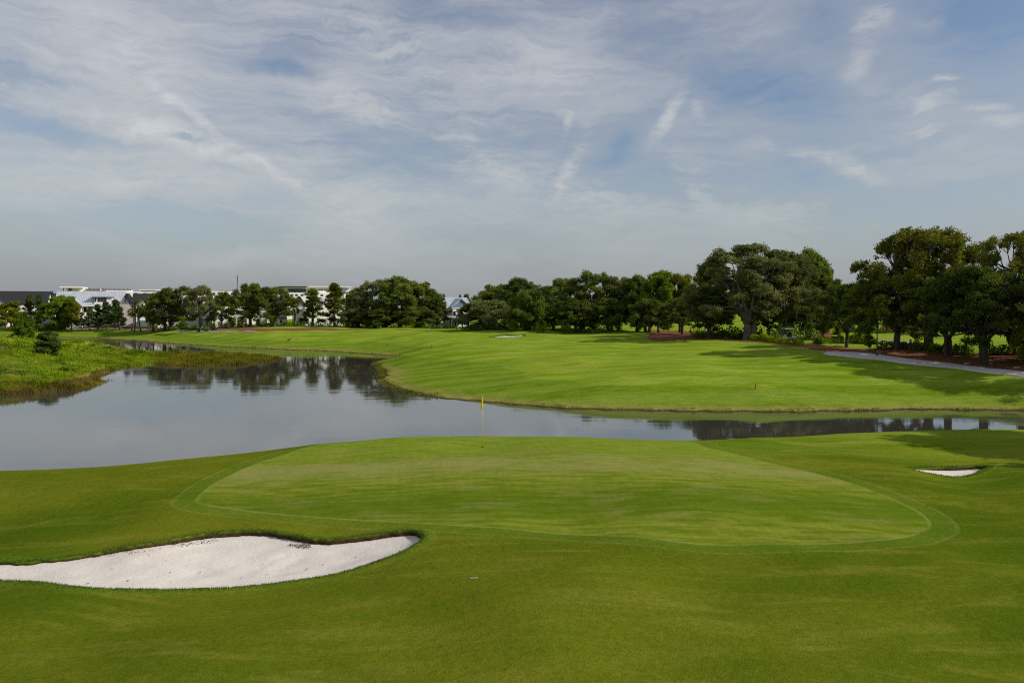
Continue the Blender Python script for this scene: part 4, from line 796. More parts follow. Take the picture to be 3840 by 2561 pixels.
hedge('hedge', hl(1495, 1620, 219), 1.9, 2.2, 'bright leafy hedge right of centre at the foot of the oak mass', seed=20, leaf='weed', dens=80)
hedge('hedge', hl(1615, 1706, 212), 0.9, 2.0, 'clipped dark hedge ending at the lamp post', seed=21, leaf='shrub_dark', dens=90)
hedge('shrub', hl(2010, 2065, 178), 2.4, 2.2, 'yellow-green shrub at the tree line left of the leaning trunk', seed=22, leaf='shrub', dens=120, cat='shrub')
hedge('shrub', hl(2235, 2330, 176), 2.6, 2.4, 'light green shrub between the two dark trunks', seed=23, leaf='weed2', dens=120, cat='shrub')
hedge('shrub_row', hl(1745, 1990, 190), 1.3, 2.0, 'dark undergrowth at the foot of the squat rounded oak', seed=24, leaf='shrub_dark', dens=60, cat='shrubs')
hedge('shrub_row', hp([(2597, 1266), (2700, 1268), (2800, 1270), (2860, 1272)], 100), 1.3, 3.0, 'dark green shrub bed around the pale forked trunk', seed=25, leaf='shrub', dens=170, size=.26, cat='shrubs')
hedge('shrub_row', hp([(2640, 1258), (2760, 1262), (2860, 1262)], 100), 1.7, 3.0, 'dark shrubs behind the bed of the pale forked trunk', seed=26, leaf='shrub_dark', dens=120, cat='shrubs')
hedge('shrub_row', hp([(2800, 1276), (2900, 1284), (3010, 1294)], 100), 0.9, 1.6, 'yellow-green weedy shrubs along the pine straw edge', seed=27, leaf='weed', dens=150, size=.22, cat='shrubs')
hedge('shrub_row', hl(2880, 3080, 133), 2.4, 3.5, 'dark bushes around the parked golf cart', seed=28, leaf='shrub_dark', dens=130, cat='shrubs')
hedge('shrub_row', hp([(3060, 1290), (3110, 1287), (3158, 1286)], 80), 0.9, 2.0, 'low spreading shrubs left of the short dark trunk', seed=29, leaf='shrub', dens=260, size=.2, cat='shrubs')
hedge('shrub_row', hp([(3182, 1286), (3230, 1290), (3285, 1292)], 80), 1.3, 2.4, 'shrubs between the short dark trunk and the lamp post', seed=30, leaf='shrub', dens=260, size=.2, cat='shrubs')
hedge('hedge', hp([(3292, 1312), (3380, 1309), (3455, 1313)], 60), 0.95, 1.8, 'low leafy hedge right of the lamp post', seed=31, leaf='shrub_dark', dens=330, size=.18)
hedge('hedge', hp([(3470, 1315), (3540, 1322), (3640, 1332)], 60), 1.0, 1.8, 'low leafy hedge before the ivy-clad trunk', seed=32, leaf='shrub', dens=330, size=.18)
hedge('hedge', hp([(3690, 1330), (3770, 1328), (3900, 1332)], 60), 1.2, 2.2, 'dark leafy hedge right of the forked trunk', seed=33, leaf='shrub_dark', dens=330, size=.18)
hedge('shrub_row', hl(3130, 3700, 168, 10), 1.2, 3.0, 'shrubs far under the crowns beside the second fairway', seed=34, leaf='shrub_dark', dens=110, cat='shrubs')

# ------------------------------------------------------------------ wild bank: weeds, reeds
def blades(name, xy, h0, h1, wd, leaf, rs, label, cat, per=3, lean=0.35):
    n = len(xy); xy = np.repeat(xy, per, 0) + rs.randn(n * per, 2) * wd * 3; n *= per
    z = np.maximum(ztn(xy[:, 0], xy[:, 1]), -0.12); h = rs.uniform(h0, h1, n) * (0.75 + 0.45 * np.sin(xy[:, 0] * 1.3 + np.sin(xy[:, 1]) * 2) * np.sin(xy[:, 1] * .9)); a = rs.uniform(0, 6.28, n); w2 = wd * rs.uniform(.6, 1.4, n)
    b = np.c_[xy, z]; s = np.stack([np.cos(a) * w2, np.sin(a) * w2, np.zeros(n)], -1); t = np.stack([rs.randn(n) * lean * h, rs.randn(n) * lean * h, h], -1)
    V = np.stack([b - s, b + s, b + t * .6 + s * .7, b + t], 1).reshape(-1, 3); V = V.reshape(-1, 4, 3)
    f = np.arange(4 * n).reshape(n, 4); V = V.reshape(-1, 3); o = mesh_np(name, V, f, M[leaf]); tag(o, label, cat, kind='stuff'); return o
def scatter(poly, n, rs, cond=None):
    mn = poly.min(0); mx = poly.max(0); P = rs.uniform(mn, mx, (n, 2)); s = sdf(P[:, 0], P[:, 1], poly); P = P[s < 0]
    return P if cond is None else P[cond(P)]
rs = np.random.RandomState(8)
lim = hits([(-700, 1490), (-300, 1485), (0, 1482), (250, 1468), (385, 1438), (365, 1400), (480, 1378), (560, 1370), (560, 1330), (480, 1310), (430, 1296), (250, 1278), (100, 1268), (-200, 1268), (-700, 1290)], 60)
def patchn(P, f, ph): return np.sin(P[:, 0] * f + ph) * np.sin(P[:, 1] * f * .8 + ph * 2) + 0.5 * np.sin(P[:, 0] * f * 2.3 + P[:, 1] * f * 1.7)
W1 = scatter(lim, 42000, rs, lambda P: (ztn(P[:, 0], P[:, 1]) > 0.25))
hsel = patchn(W1, .21, 1.0) + 0.3 * rs.randn(len(W1))
blades('bank_weeds', W1[hsel > -0.62], 0.12, 0.50, 0.07, 'weed', rs, 'bright green weeds covering the bank left of the pond', 'weeds', 3)
blades('bank_weeds', W1[hsel <= -0.85], 0.12, 0.42, 0.06, 'weed2', rs, 'dull brownish weeds in patches on the left bank', 'weeds', 3)
# taller bushy clumps of weeds
C_ = scatter(lim, 260, rs, lambda P: ztn(P[:, 0], P[:, 1]) > 0.7); pts_ = []
for c in C_: r = rs.uniform(0.5, 1.3); pts_.append(clump_points(np.array([c[0], c[1], zt(c[0], c[1]) + .12]), np.array([r * 1.5, r * 1.5, r * .6]), 170, rs))
V, f = leaf_quads(np.concatenate(pts_), 0.17, rs); tag(mesh_np('bank_weeds', V, f, M['shrub']), 'darker leafy weed clumps rising from the left bank', 'weeds', kind='stuff')
edge = hits([(-500, 1488), (-200, 1484), (0, 1480), (130, 1474), (250, 1463), (300, 1452), (345, 1440), (362, 1436)], 60); edge2 = hits([(362, 1432), (345, 1420), (350, 1410), (400, 1392), (480, 1374), (560, 1368)], 60)
def along(L, n, rs, off): d = np.r_[0, np.cumsum(np.linalg.norm(np.diff(L, axis=0), axis=1))]; s = rs.uniform(0, d[-1], n); P = np.stack([np.interp(s, d, L[:, 0]), np.interp(s, d, L[:, 1])], -1); P[:, 1] += rs.uniform(off[0], off[1], n); P[:, 0] += rs.randn(n) * .25; return P
blades('reeds', along(edge, 3200, rs, (-0.7, 1.3)), 0.2, 0.65, 0.03, 'reed', rs, 'brown and green reeds standing along the waterline of the left bank', 'reeds', 3, 0.16)
blades('reeds', along(edge2, 1300, rs, (-0.3, .8)), 0.15, 0.5, 0.03, 'reed', rs, 'low brown reeds at the foot of the bank behind the reed tongue', 'reeds', 2, 0.3)
blades('reeds', along(edge, 3600, rs, (-0.2, 3.2)), 0.2, 0.6, 0.03, 'reed_green', rs, 'greener sedge behind the brown reeds of the left bank', 'reeds', 3, 0.22)
tongue = hits([(180, 1468), (260, 1462), (340, 1446), (375, 1440), (365, 1428), (300, 1430), (200, 1445)], 60)
blades('reeds', scatter(tongue, 5000, rs), 0.5, 1.0, 0.03, 'reed', rs, 'brown reed tongue reaching into the pond from the left bank', 'reeds', 3, 0.16)
bed = np.array([hit(x, y, 60) for x, y in [(575, 1368), (640, 1372), (720, 1374), (800, 1372), (900, 1370), (980, 1360), (1048, 1346), (1000, 1338), (900, 1328), (800, 1324), (700, 1322), (590, 1322), (560, 1335)]])
Bp = scatter(bed, 14000, rs)
blades('reeds', Bp, 0.35, 0.75, 0.035, 'reed_green', rs, 'golden green reed bed in the middle of the pond inlet', 'reeds', 3, 0.14)
blades('reeds', along(bed[:7], 700, rs, (-.8, .9)), 0.35, 0.8, 0.035, 'reed', rs, 'browner reeds along the near edge of the reed bed', 'reeds', 2, 0.14)
neck = np.array([hit(x, y, 60) for x, y in [(400, 1392), (480, 1376), (580, 1372), (640, 1345), (600, 1325), (480, 1330), (400, 1350)]])
blades('reeds', scatter(neck, 5000, rs), 0.3, 0.7, 0.05, 'weed', rs, 'bright green marsh plants between the bank and the reed bed', 'reeds', 3, 0.3)
shR = hits(shoreF[8:], 50); blades('shore_grass', along(shR, 1500, rs, (-0.25, 0.5)), 0.06, 0.20, 0.02, 'weed2', rs, 'short ragged grass along the straight far bank of the channel', 'grass', 3, 0.3)
farshore = hits(shoreF[:8], 60); blades('shore_grass', along(farshore, 1200, rs, (-0.5, 0.6)), 0.12, 0.42, 0.03, 'weed2', rs, 'ragged grass along the waterline of the far promontory', 'grass', 3, 0.3)
shB = hits(shoreB[3:], 100); blades('shore_grass', along(shB, 900, rs, (-0.4, 1.0)), 0.12, 0.40, 0.05, 'weed2', rs, 'ragged grass along the far shore of the inlet', 'grass', 2, 0.3)
# floating weeds: thin flat bits on the water
pts_ = []
for (x0, x1, y0, n) in [(640, 800, 1440, 90), (985, 1060, 1404, 50), (1040, 1110, 1374, 40), (1140, 1200, 1401, 30), (700, 790, 1454, 60), (1230, 1420, 1372, 110), (1320, 1420, 1400, 50)]:
    for k in range(n):
        py = y0 + rs.randn() * 3; Y = CH * F / (py - HOR); pts_.append([(rs.uniform(x0, x1) - 1920) * Y / F, Y, 0.02])
V, f = leaf_quads(np.array(pts_), 0.16, rs, 0.0); V[:, 2] = 0.015 + np.abs(V[:, 2] - .02) * 0.5; tag(mesh_np('floating_weed', V, f, M['reed']), 'thin brown water weeds floating on the pond before the reed bed', 'weeds', kind='stuff')
# turf fringe round the sand
for P, lab, sz, n in ((bunk_near, 'short grass fringe hanging over the rim of the near sand bunker', 1.0, 15000), (bunk_right, 'short grass fringe round the small right sand bunker', 1.2, 2600), (bunk_far, 'short grass fringe round the far sand bunker', 2.5, 1500)):
    k = rs.randint(0, len(P), n); t = rs.rand(n)[:, None]; Q = P[k] * (1 - t) + P[(k + 1) % len(P)] * t; T_ = P[(k + 1) % len(P)] - P[k]; T_ /= np.linalg.norm(T_, axis=1)[:, None]; Nn = np.stack([T_[:, 1], -T_[:, 0]], -1)
    if 0.5 * np.sum(P[:, 0] * np.roll(P[:, 1], -1) - np.roll(P[:, 0], -1) * P[:, 1]) < 0: Nn = -Nn
    Q = Q + Nn * (np.abs(rs.randn(n)) * 0.10 * sz - 0.012)[:, None]; z = ztn(Q[:, 0], Q[:, 1]) + 0.01; h = rs.uniform(.025, .06, n) * sz; a = rs.uniform(0, 6.28, n); w2 = 0.006 * sz
    b = np.c_[Q, z]; s = np.stack([np.cos(a) * w2, np.sin(a) * w2, 0 * a], -1); tt = np.stack([-Nn[:, 0] * h * .3 + rs.randn(n) * h * .4, -Nn[:, 1] * h * .3 + rs.randn(n) * h * .4, h], -1)
    V = np.stack([b - s, b + s, b + tt * .6 + s * .6, b + tt], 1).reshape(-1, 3); tag(mesh_np('grass_fringe', V, np.arange(4 * n).reshape(n, 4), M['fringe']), lab, 'grass', kind='stuff')
# ------------------------------------------------------------------ houses
RZ = rad(20)
class Bld:
    """house laid out in its own facade plane; px/py are photo positions used only to survey its size at distance Y"""
    def __init__(s, name, Y, label, cat='house', pxc=0, group=None, rot=RZ):
        s.Y = Y; s.x0 = (pxc - 1920) * Y / F; s.z0 = 3.3; s.o = empty(name, (s.x0, Y, s.z0), rot); tag(s.o, label, cat, group)
    def X(s, px): return (px - 1920) * s.Y / F - s.x0
    def Z(s, py): return CH - (py - HOR) * s.Y / F - s.z0
    def box(s, nm, px0, px1, py0, py1, d0, d1, m, parent=None, label=None):
        o = MB().box(s.X(px0), d0, s.Z(py1), s.X(px1), d1, s.Z(py0)).build(nm, M[m], parent or s.o)
        if label: o['label'] = label
        return o
    def win(s, px0, px1, py0, py1, d=0.0, fm='darkmetal', gm='glass', nm='window', bars=1):
        x0, x1, z0, z1 = s.X(px0), s.X(px1), s.Z(py1), s.Z(py0); t = 0.10; b = MB()
        b.box(x0, d - .09, z0, x0 + t, d + .02, z1).box(x1 - t, d - .09, z0, x1, d + .02, z1).box(x0 + t, d - .09, z0, x1 - t, d + .02, z0 + t).box(x0 + t, d - .09, z1 - t, x1 - t, d + .02, z1)
        for k in range(bars): xm = x0 + (x1 - x0) * (k + 1) / (bars + 1); b.box(xm - .04, d - .07, z0 + t, xm + .04, d + .02, z1 - t)
        fr = b.build(nm, M[fm], s.o); MB().box(x0 + t, d - .03, z0 + t, x1 - t, d + .01, z1 - t).build('pane', M[gm], fr); return fr
    def gable_front(s, pxl, pxr, pya, pye, pyb, d0, d1, wm, rm, over=0.5, th=0.28, trim=None):
        """gable wall facing the camera, ridge running back, with its roof"""
        xl, xr, za, ze, zb = s.X(pxl), s.X(pxr), s.Z(pya), s.Z(pye), s.Z(pyb); xm = (xl + xr) / 2
        MB().prism([(xl, zb), (xr, zb), (xr, ze), (xm, za - .1), (xl, ze)], d0, d1).build('wall', M[wm], s.o)
        sl = (za - ze) / (xm - xl); r = MB()
        r.prism([(xl - over, ze - over * sl), (xm, za), (xm, za + th), (xl - over, ze - over * sl + th)], d0 - over, d1)
        r.prism([(xm, za), (xr + over, ze - over * sl), (xr + over, ze - over * sl + th), (xm, za + th)], d0 - over, d1)
        rf = r.build('roof', M[rm], s.o)
        if trim:
            t = MB(); t.prism([(xl - over, ze - over * sl - .18), (xm, za - .18), (xm, za - .004), (xl - over, ze - over * sl - .004)], d0 - over - .06, d0 - over + .04)
            t.prism([(xm, za - .18), (xr + over, ze - over * sl - .18), (xr + over, ze - over * sl - .004), (xm, za - .004)], d0 - over - .06, d0 - over + .04); t.build('bargeboard', M[trim], rf)
    def ridge_side(s, pxl, pxr, pyr, pye, pyb, d0, d1, wm, rm, over=0.4, skew=0, trim=None):
        """ridge parallel to the picture, front slope seen"""
        xl, xr, zr, ze, zb = s.X(pxl), s.X(pxr), s.Z(pyr), s.Z(pye), s.Z(pyb); dm = (d0 + d1) / 2
        MB().prismx([(d0, zb), (d1, zb), (d1, ze), (dm, zr - .12), (d0, ze)], xl, xr).build('wall', M[wm], s.o)
        r = MB(); sl = (zr - ze) / (dm - d0)
        r.prismx([(d0 - over, ze - over * sl), (dm, zr), (dm, zr + .22), (d0 - over, ze - over * sl + .22)], xl - over, xr + over)
        r.prismx([(dm, zr), (d1 + over, ze - over * sl), (d1 + over, ze - over * sl + .22), (dm, zr + .22)], xl - over, xr + over)
        rf = r.build('roof', M[rm], s.o)
        if trim: MB().prismx([(d0 - over, ze - over * sl - .2), (dm, zr - .2), (dm, zr - .004), (d0 - over, ze - over * sl - .004)], xl - over - .08, xl - over + .05).build('bargeboard', M[trim], rf)
B0 = 1236
# far left dark-roofed houses
b = Bld('house', 285, 'white house with long charcoal roof at the far left edge', pxc=80)
b.ridge_side(-120, 163, 1093, 1138, B0, 0, 11, 'stucco', 'shingle'); b.gable_front(-40, 36, 1114, 1140, B0, -2.0, 4, 'stucco', 'shingle')
for x, y in ((2, 1190), (60, 1185), (105, 1185), (150, 1185)): b.win(x, x + 9, y, y + 20, -0.0 if x > 36 else -2.0)
b.win(-12, -2, 1150, 1166, -2.0)
b = Bld('house', 292, 'narrow house with charcoal roof between the long dark roof and the metal roof', pxc=190)
b.ridge_side(166, 226, 1101, 1140, B0, 0, 10, 'stucco', 'shingle'); b.win(180, 188, 1160, 1176); b.win(205, 213, 1190, 1208)
# metal-roofed house
b = Bld('house', 284, 'big white house with pale metal roof and windowed dormer tower', pxc=340)
b.ridge_side(222, 448, 1094, 1146, B0, 0, 12.5, 'stucco', 'metalroof', trim='wood')
b.gable_front(262, 312, 1121, 1147, B0, -2.2, 5, 'stucco', 'metalroof', trim='wood'); b.gable_front(405, 455, 1124, 1147, B0, -2.2, 5, 'stucco', 'metalroof', trim='wood')
b.box('dormer', 352, 413, 1112, 1146, 0.4, 6.5, 'stucco')
x0, x1, z = b.X(340), b.X(419), b.Z(1112); xm = (x0 + x1) / 2; za = b.Z(1098)
MB().add([(x0, -.4, z), (x1, -.4, z), (x1, 7.2, z), (x0, 7.2, z), (xm, 3.4, za), (x0, -.4, z - .15), (x1, -.4, z - .15), (x1, 7.2, z - .15), (x0, 7.2, z - .15)], [(0, 1, 4), (1, 2, 4), (2, 3, 4), (3, 0, 4), (5, 8, 7, 6), (0, 5, 6, 1), (1, 6, 7, 2), (2, 7, 8, 3), (3, 8, 5, 0)]).build('dormer_roof', M['metalroof'], b.o)
for x in (363, 373.5, 384): b.win(x, x + 9, 1114, 1132, 0.4, bars=0)
b.win(353.5, 358.5, 1114, 1132, 0.4, bars=0)
for x in (317, 334): b.win(x, x + 9, 1153, 1171, 0, bars=1)
b.win(306, 309, 1153, 1171, -2.2, bars=0); b.win(419, 432, 1153, 1172, -2.2); b.win(279, 290, 1150, 1170, -2.2, 'wood')
b.box('balcony', 318, 350, 1146, 1149, -1.6, 0, 'stucco')
for x0, x1 in ((258, 269), (281, 294), (408, 418)): b.win(x0, x1, 1188, 1212, -2.2 if not 312 < x0 < 400 else 0, 'wood', 'glass', 'door', 1)
b.win(322, 336, 1190, 1210, 0, 'darkmetal'); b.win(430, 440, 1190, 1208, -2.2)
# beige gabled house
b = Bld('house', 278, 'beige house with grey boarded gable and charcoal roof behind the palms', pxc=520)
b.gable_front(457, 504, 1103, 1141, B0, -1.5, 9, 'cream', 'shingle', 0.6)
x0, x1, xm = b.X(461), b.X(500), b.X(480.5); MB().prism([(x0, b.Z(1140)), (x1, b.Z(1140)), (xm, b.Z(1107))], -1.56, -1.5).build('gable_boarding', M['board'], b.o)
b.box('vent', 475.5, 479, 1117, 1134, -1.64, -1.56, 'darkmetal')
b.ridge_side(500, 600, 1102, 1138, B0, 0, 10, 'stucco', 'shingle'); b.gable_front(512, 566, 1121, 1143, B0, -1.2, 5, 'stucco', 'shingle')
b.win(461, 466, 1154, 1171, -1.5, bars=0); b.win(476, 480, 1190, 1196, -1.5, bars=0); b.win(545, 552, 1190, 1210, -1.2); b.box('door', 455.5, 474, 1208, B0, -1.62, -1.5, 'board')
b.win(590, 600, 1188, 1212, 0)
# white houses behind the oak row
b = Bld('house', 268, 'white house seen in pieces through the mossy live oaks', pxc=700)
b.ridge_side(600, 790, 1118, 1150, B0, 0, 11, 'stucco', 'metalroof')
for x in (618, 640, 742, 770): b.win(x, x + 9, 1198, 1218)
for x in (640, 690, 740): b.win(x, x + 9, 1160, 1176)
for x in (762, 776, 785): MB().tube([(b.X(x), -1.6, 0), (b.X(x), -1.6, 2.9)], 0.13, 8).build('porch_column', M['stucco'], b.o)
b.box('porch_roof', 752, 796, 1194, 1197, -2.2, 0, 'metalroof')
b = Bld('house', 262, 'white house with grey porch roof and yellowish window behind the arching oaks', pxc=920)
b.ridge_side(815, 978, 1112, 1143, B0, 0, 11, 'stucco', 'shingle')
b.win(889, 926, 1163, 1182, 0, 'wood', 'teal', 'window', 3); b.win(873, 879, 1197, 1211); b.win(862, 870, 1166, 1180, gm='teal'); b.win(943, 951, 1168, 1182, gm='teal'); b.win(962, 971, 1168, 1182, gm='teal'); b.win(964, 971, 1200, 1216, gm='teal')
r = MB(); r.prismx([(-2.6, b.Z(1193)), (0, b.Z(1184)), (0, b.Z(1184) + .18), (-2.6, b.Z(1193) + .18)], b.X(885), b.X(937)); r.build('porch_roof', M['metalroof'], b.o)
for x in (888, 925, 934): b.box('porch_column', x, x + 2.6, 1193, B0, -2.4, -2.1, 'stucco')
b.box('door', 920, 925, 1197, 1222, -.06, 0, 'darkmetal')
b = Bld('house', 264, 'beige and white house with red-framed window behind the right arching oak', pxc=1040)
b.ridge_side(983, 1075, 1115, 1145, B0, 0.6, 11, 'cream', 'shingle'); b.box('wing', 1003, 1072, 1195, B0, -1.2, 0.58, 'stucco'); b.box('wing_roof', 1001, 1074, 1192, 1195, -1.5, 0.56, 'darkmetal')
b.win(1014, 1036, 1196.5, 1214, -1.2, gm='glass', bars=2); b.win(1049, 1056, 1198, 1212, -1.2, 'redpaint', bars=0)
b = Bld('house', 262, 'white house with small charcoal gable left of the slim tall trees', pxc=1130)
b.gable_front(1106, 1143, 1114, 1142, B0, 0, 9, 'board', 'shingle', 0.5); b.box('vent', 1119, 1121.5, 1130, 1142, -.08, -.0, 'darkmetal'); b.box('wing', 1100, 1150, 1152, B0, -2, -0.02, 'stucco'); b.win(1112, 1119, 1160, 1176, -2); b.win(1132, 1140, 1196, 1216, -2)
b = Bld('house', 260, 'white three-storey house with small metal hipped tower roof', pxc=1210)
b.box('wall', 1145, 1285, 1150, B0, 0, 10, 'stucco'); b.box('tower', 1186, 1222, 1129, 1149.6, 0.5, 6, 'stucco')
x0, x1, z = b.X(1180), b.X(1228), b.Z(1129); MB().add([(x0, 0, z), (x1, 0, z), (x1, 6.5, z), (x0, 6.5, z), (b.X(1196), 3, b.Z(1115)), (b.X(1210), 3, b.Z(1115)), (x0, 0, z - .15), (x1, 0, z - .15), (x1, 6.5, z - .15), (x0, 6.5, z - .15)],
    [(0, 1, 5, 4), (1, 2, 5), (2, 3, 4, 5), (3, 0, 4), (6, 9, 8, 7), (0, 6, 7, 1), (1, 7, 8, 2), (2, 8, 9, 3), (3, 9, 6, 0)]).build('tower_roof', M['metalroof'], b.o)
for x in (1190, 1198, 1206, 1214): b.win(x, x + 6, 1131, 1143, .5, bars=0, gm='teal')
for x in (1150, 1190, 1209, 1236, 1262):
    b.win(x, x + 6, 1168, 1182, bars=0)
    if x != 1209: b.win(x, x + 8, 1194, 1212, bars=0, gm='teal')
# blue-gabled house
b = Bld('house', 236, 'white porched house with pale metal roof and blue boarded gable', pxc=1700)
b.ridge_side(1636, 1768, 1117, 1153, B0, 0, 11, 'stucco', 'metalroof')
b.gable_front(1692, 1756, 1122, 1149, B0 , -1.6, 5, 'stucco', 'metalroof', .5)
x0, x1, xm = b.X(1694), b.X(1754), b.X(1724); MB().prism([(x0, b.Z(1154)), (x1, b.Z(1154)), (x1, b.Z(1149)), (xm, b.Z(1125)), (x0, b.Z(1149))], -1.66, -1.6).build('gable_boarding', M['blueboard'], b.o)
b.box('band', 1688, 1760, 1155, 1158, -1.8, -1.6, 'stucco')
b.win(1688 + 6, 1703, 1168, 1185, -1.6, bars=0); b.win(1660, 1668, 1168, 1184, 0)
r = MB(); r.prismx([(-4.4, b.Z(1195)), (-1.6, b.Z(1187)), (-1.6, b.Z(1187) + .18), (-4.4, b.Z(1195) + .18)], b.X(1660), b.X(1752)); r.build('porch_roof', M['metalroof'], b.o)
for x in (1664, 1676, 1697, 1718, 1740): b.box('porch_column', x, x + 3, 1195, B0, -4.2, -3.9, 'stucco')
b.win(1700, 1711, 1200, 1224, -1.6, 'darkmetal', 'glass', 'door', 1); b.win(1682, 1690, 1200, 1214, -1.6, bars=0)

# apartment blocks behind
b = Bld('apartment_block', 430, 'long white flat-roofed apartment block with dark rooftop units above the metal roof', cat='building', pxc=450)
b.box('wall', 258, 620, 1094, 1215, 0, 20, 'stucco'); b.box('penthouse', 272, 326, 1082, 1093.6, 1, 14, 'stucco'); b.box('roof_canopy', 253, 328, 1077.5, 1081.6, -3, 15, 'stucco'); b.box('canopy_post', 264, 266, 1082, 1094, -2, -1.4, 'darkmetal')
b.box('penthouse', 332, 384, 1084, 1093.6, 2, 14, 'stucco'); b.box('penthouse', 400, 486, 1088, 1093.6, 3, 12, 'stucco'); b.box('penthouse', 520, 615, 1089, 1093.6, 2, 14, 'stucco'); b.box('roof_canopy', 516, 590, 1086, 1088.6, 0, 15, 'stucco')
b.box('chimney', 384, 390, 1080, 1093.6, 4, 6, 'rooftop')
for x in list(range(334, 384, 5)) + list(range(393, 486, 5)): b.box('rooftop_unit', x, x + 3.2, 1084 - (x % 3), 1089, 1.0, 1.8, 'rooftop')
for x in (278,): b.win(x, x + 10, 1083.5, 1092.5, 1, gm='teal')
for x in (430, 458, 498, 530, 560, 590): b.win(x, x + 12, 1098, 1112, 0, gm='teal'); b.win(x, x + 12, 1120, 1134, 0, gm='teal')
b.box('brick_panel', 374, 398, 1091, 1100, -.3, -.02, 'wood')
b = Bld('apartment_block', 450, 'white apartment block far behind the live oak row', cat='building', pxc=780)
b.box('wall', 622, 900, 1092, 1215, 0, 20, 'stucco'); b.box('penthouse', 640, 700, 1087, 1091.6, 2, 12, 'stucco'); b.box('roof_canopy', 600, 680, 1088, 1090, -2, 1.6, 'stucco')
for x in range(642, 890, 22): b.win(x, x + 10, 1097, 1108, 0, gm='teal')
for x in range(820, 900, 9): b.box('rooftop_unit', x, x + 3.5, 1088, 1091.6, 3, 5, 'rooftop')
b = Bld('office_block', 440, 'modern white block with thin dark overhanging roof and blue-green glass band', cat='building', pxc=1180)
b.box('glass_storey', 1082, 1150, 1083, 1098, 0, 14, 'teal'); b.box('roof', 1050, 1150, 1075, 1078.6, -4, 16, 'darkmetal'); b.box('soffit', 1064, 1150, 1078.8, 1083, -3, 16, 'stucco')
b.box('upper_wall', 1150.2, 1265, 1077, 1100, -.5, 14, 'stucco'); b.box('upper_wall', 1265.2, 1314, 1081, 1100, 1, 14, 'stucco'); b.box('terrace_wall', 1078, 1314, 1098.4, 1215, -2, 16, 'stucco')
b.box('roof_slab', 1153, 1315, 1074, 1077, -2, 15, 'stucco')
for x in (1192, 1202, 1214): b.win(x, x + 9, 1086, 1090, -.5, gm='glass')
for x in range(1083, 1150, 6): b.box('mullion', x, x + .8, 1083.4, 1098, -.12, -.01, 'darkmetal')
for x in (1092, 1108, 1128, 1160, 1178, 1200, 1226, 1250): b.win(x, x + 10, 1104, 1111, -2, gm='teal')
for x, h in ((1090, 4), (1098, 3), (1112, 5), (1124, 3)): b.box('rooftop_unit', x, x + 5, 1098.4 - h, 1098.4, -1.9, -1, 'rooftop')
b = Bld('apartment_block', 430, 'low dark-topped white block glimpsed left of the small treetop', cat='building', pxc=1300)
b.box('wall', 1290, 1390, 1098, 1215, 0, 16, 'stucco'); b.box('roof', 1288, 1392, 1095, 1097.8, -.6, 16.5, 'darkmetal')
b = Bld('apartment_block', 400, 'yellowish low block between the metal-roofed and the beige house', cat='building', pxc=450)
b.box('wall', 436, 475, 1118, 1215, 0, 8, 'cream'); b.box('roof', 434, 478, 1113, 1117.8, -.6, 9, 'shingle')
# radio mast
X, Y = (890 - 1920) * 470 / F, 470; o = empty('radio_mast', (X, Y, 4)); tag(o, 'thin lattice mast rising behind the arching live oaks', 'mast')
zt_ = CH - (1032 - HOR) * Y / F - 4; m_ = MB()
for k in range(3): a = k * 2.094; m_.tube([(math.cos(a) * .45, math.sin(a) * .45, 0), (math.cos(a) * .25, math.sin(a) * .25, zt_)], .07, 5)
for i in range(24): z = zt_ * i / 24; z2 = zt_ * (i + 1) / 24; a = i * 2.094; m_.tube([(math.cos(a) * .4, math.sin(a) * .4, z), (math.cos(a + 2.094) * .4, math.sin(a + 2.094) * .4, z2)], .04, 4)
m_.build('lattice', M['darkmetal'], o); MB().tube([(0, 0, zt_ - 4.2), (0, 0, zt_ - 0.6)], .26, 8).build('antenna', M['rooftop'], o); MB().tube([(0, 0, zt_ - 9.5), (0, 0, zt_ - 7.5)], .34, 8).build('antenna', M['rooftop'], o)

# ------------------------------------------------------------------ flag on the green
fx, fy = hit(1810, 1676, 20, 40); fz = zt(fx, fy); H_ = (1676 - 1486) * fy / F
o = empty('flagstick', (fx, fy, fz)); tag(o, 'yellow flagstick with limp yellow flag standing in the hole', 'golf flag')
MB().tube([(0, 0, -.1), (0, 0, H_)], [0.014, 0.011], 10).tube([(0, 0, H_), (0, 0, H_ + .03)], [0.018, 0.012], 8).build('pole', M['yellow_p'], o, True)
MB().tube([(0, 0, 0.006), (0, 0, .010)], 0.055, 20).build('hole', M['black'], o)
V = []; nx, nz = 14, 16
for i in range(nz + 1):
    t = i / nz; wd = (0.035 + 0.085 * min(1, t * 1.5)) * (1.0 if t < .7 else 1 - (t - .7) * 1.6)
    for j in range(nx + 1): s = j / nx; V.append((-wd * s * 1.1 + 0.012 + .004 * math.sin(9 * t), 0.028 * math.sin(s * 11 + t * 3) * (0.4 + t), H_ - .03 - t * .50 - 0.10 * s * (1 - t * .4)))
fo = mesh_np('flag', V, [(i * (nx + 1) + j, i * (nx + 1) + j + 1, (i + 1) * (nx + 1) + j + 1, (i + 1) * (nx + 1) + j) for i in range(nz) for j in range(nx)], M['flag'], o, True)
fm_ = fo.modifiers.new('th', 'SOLIDIFY'); fm_.thickness = 0.004

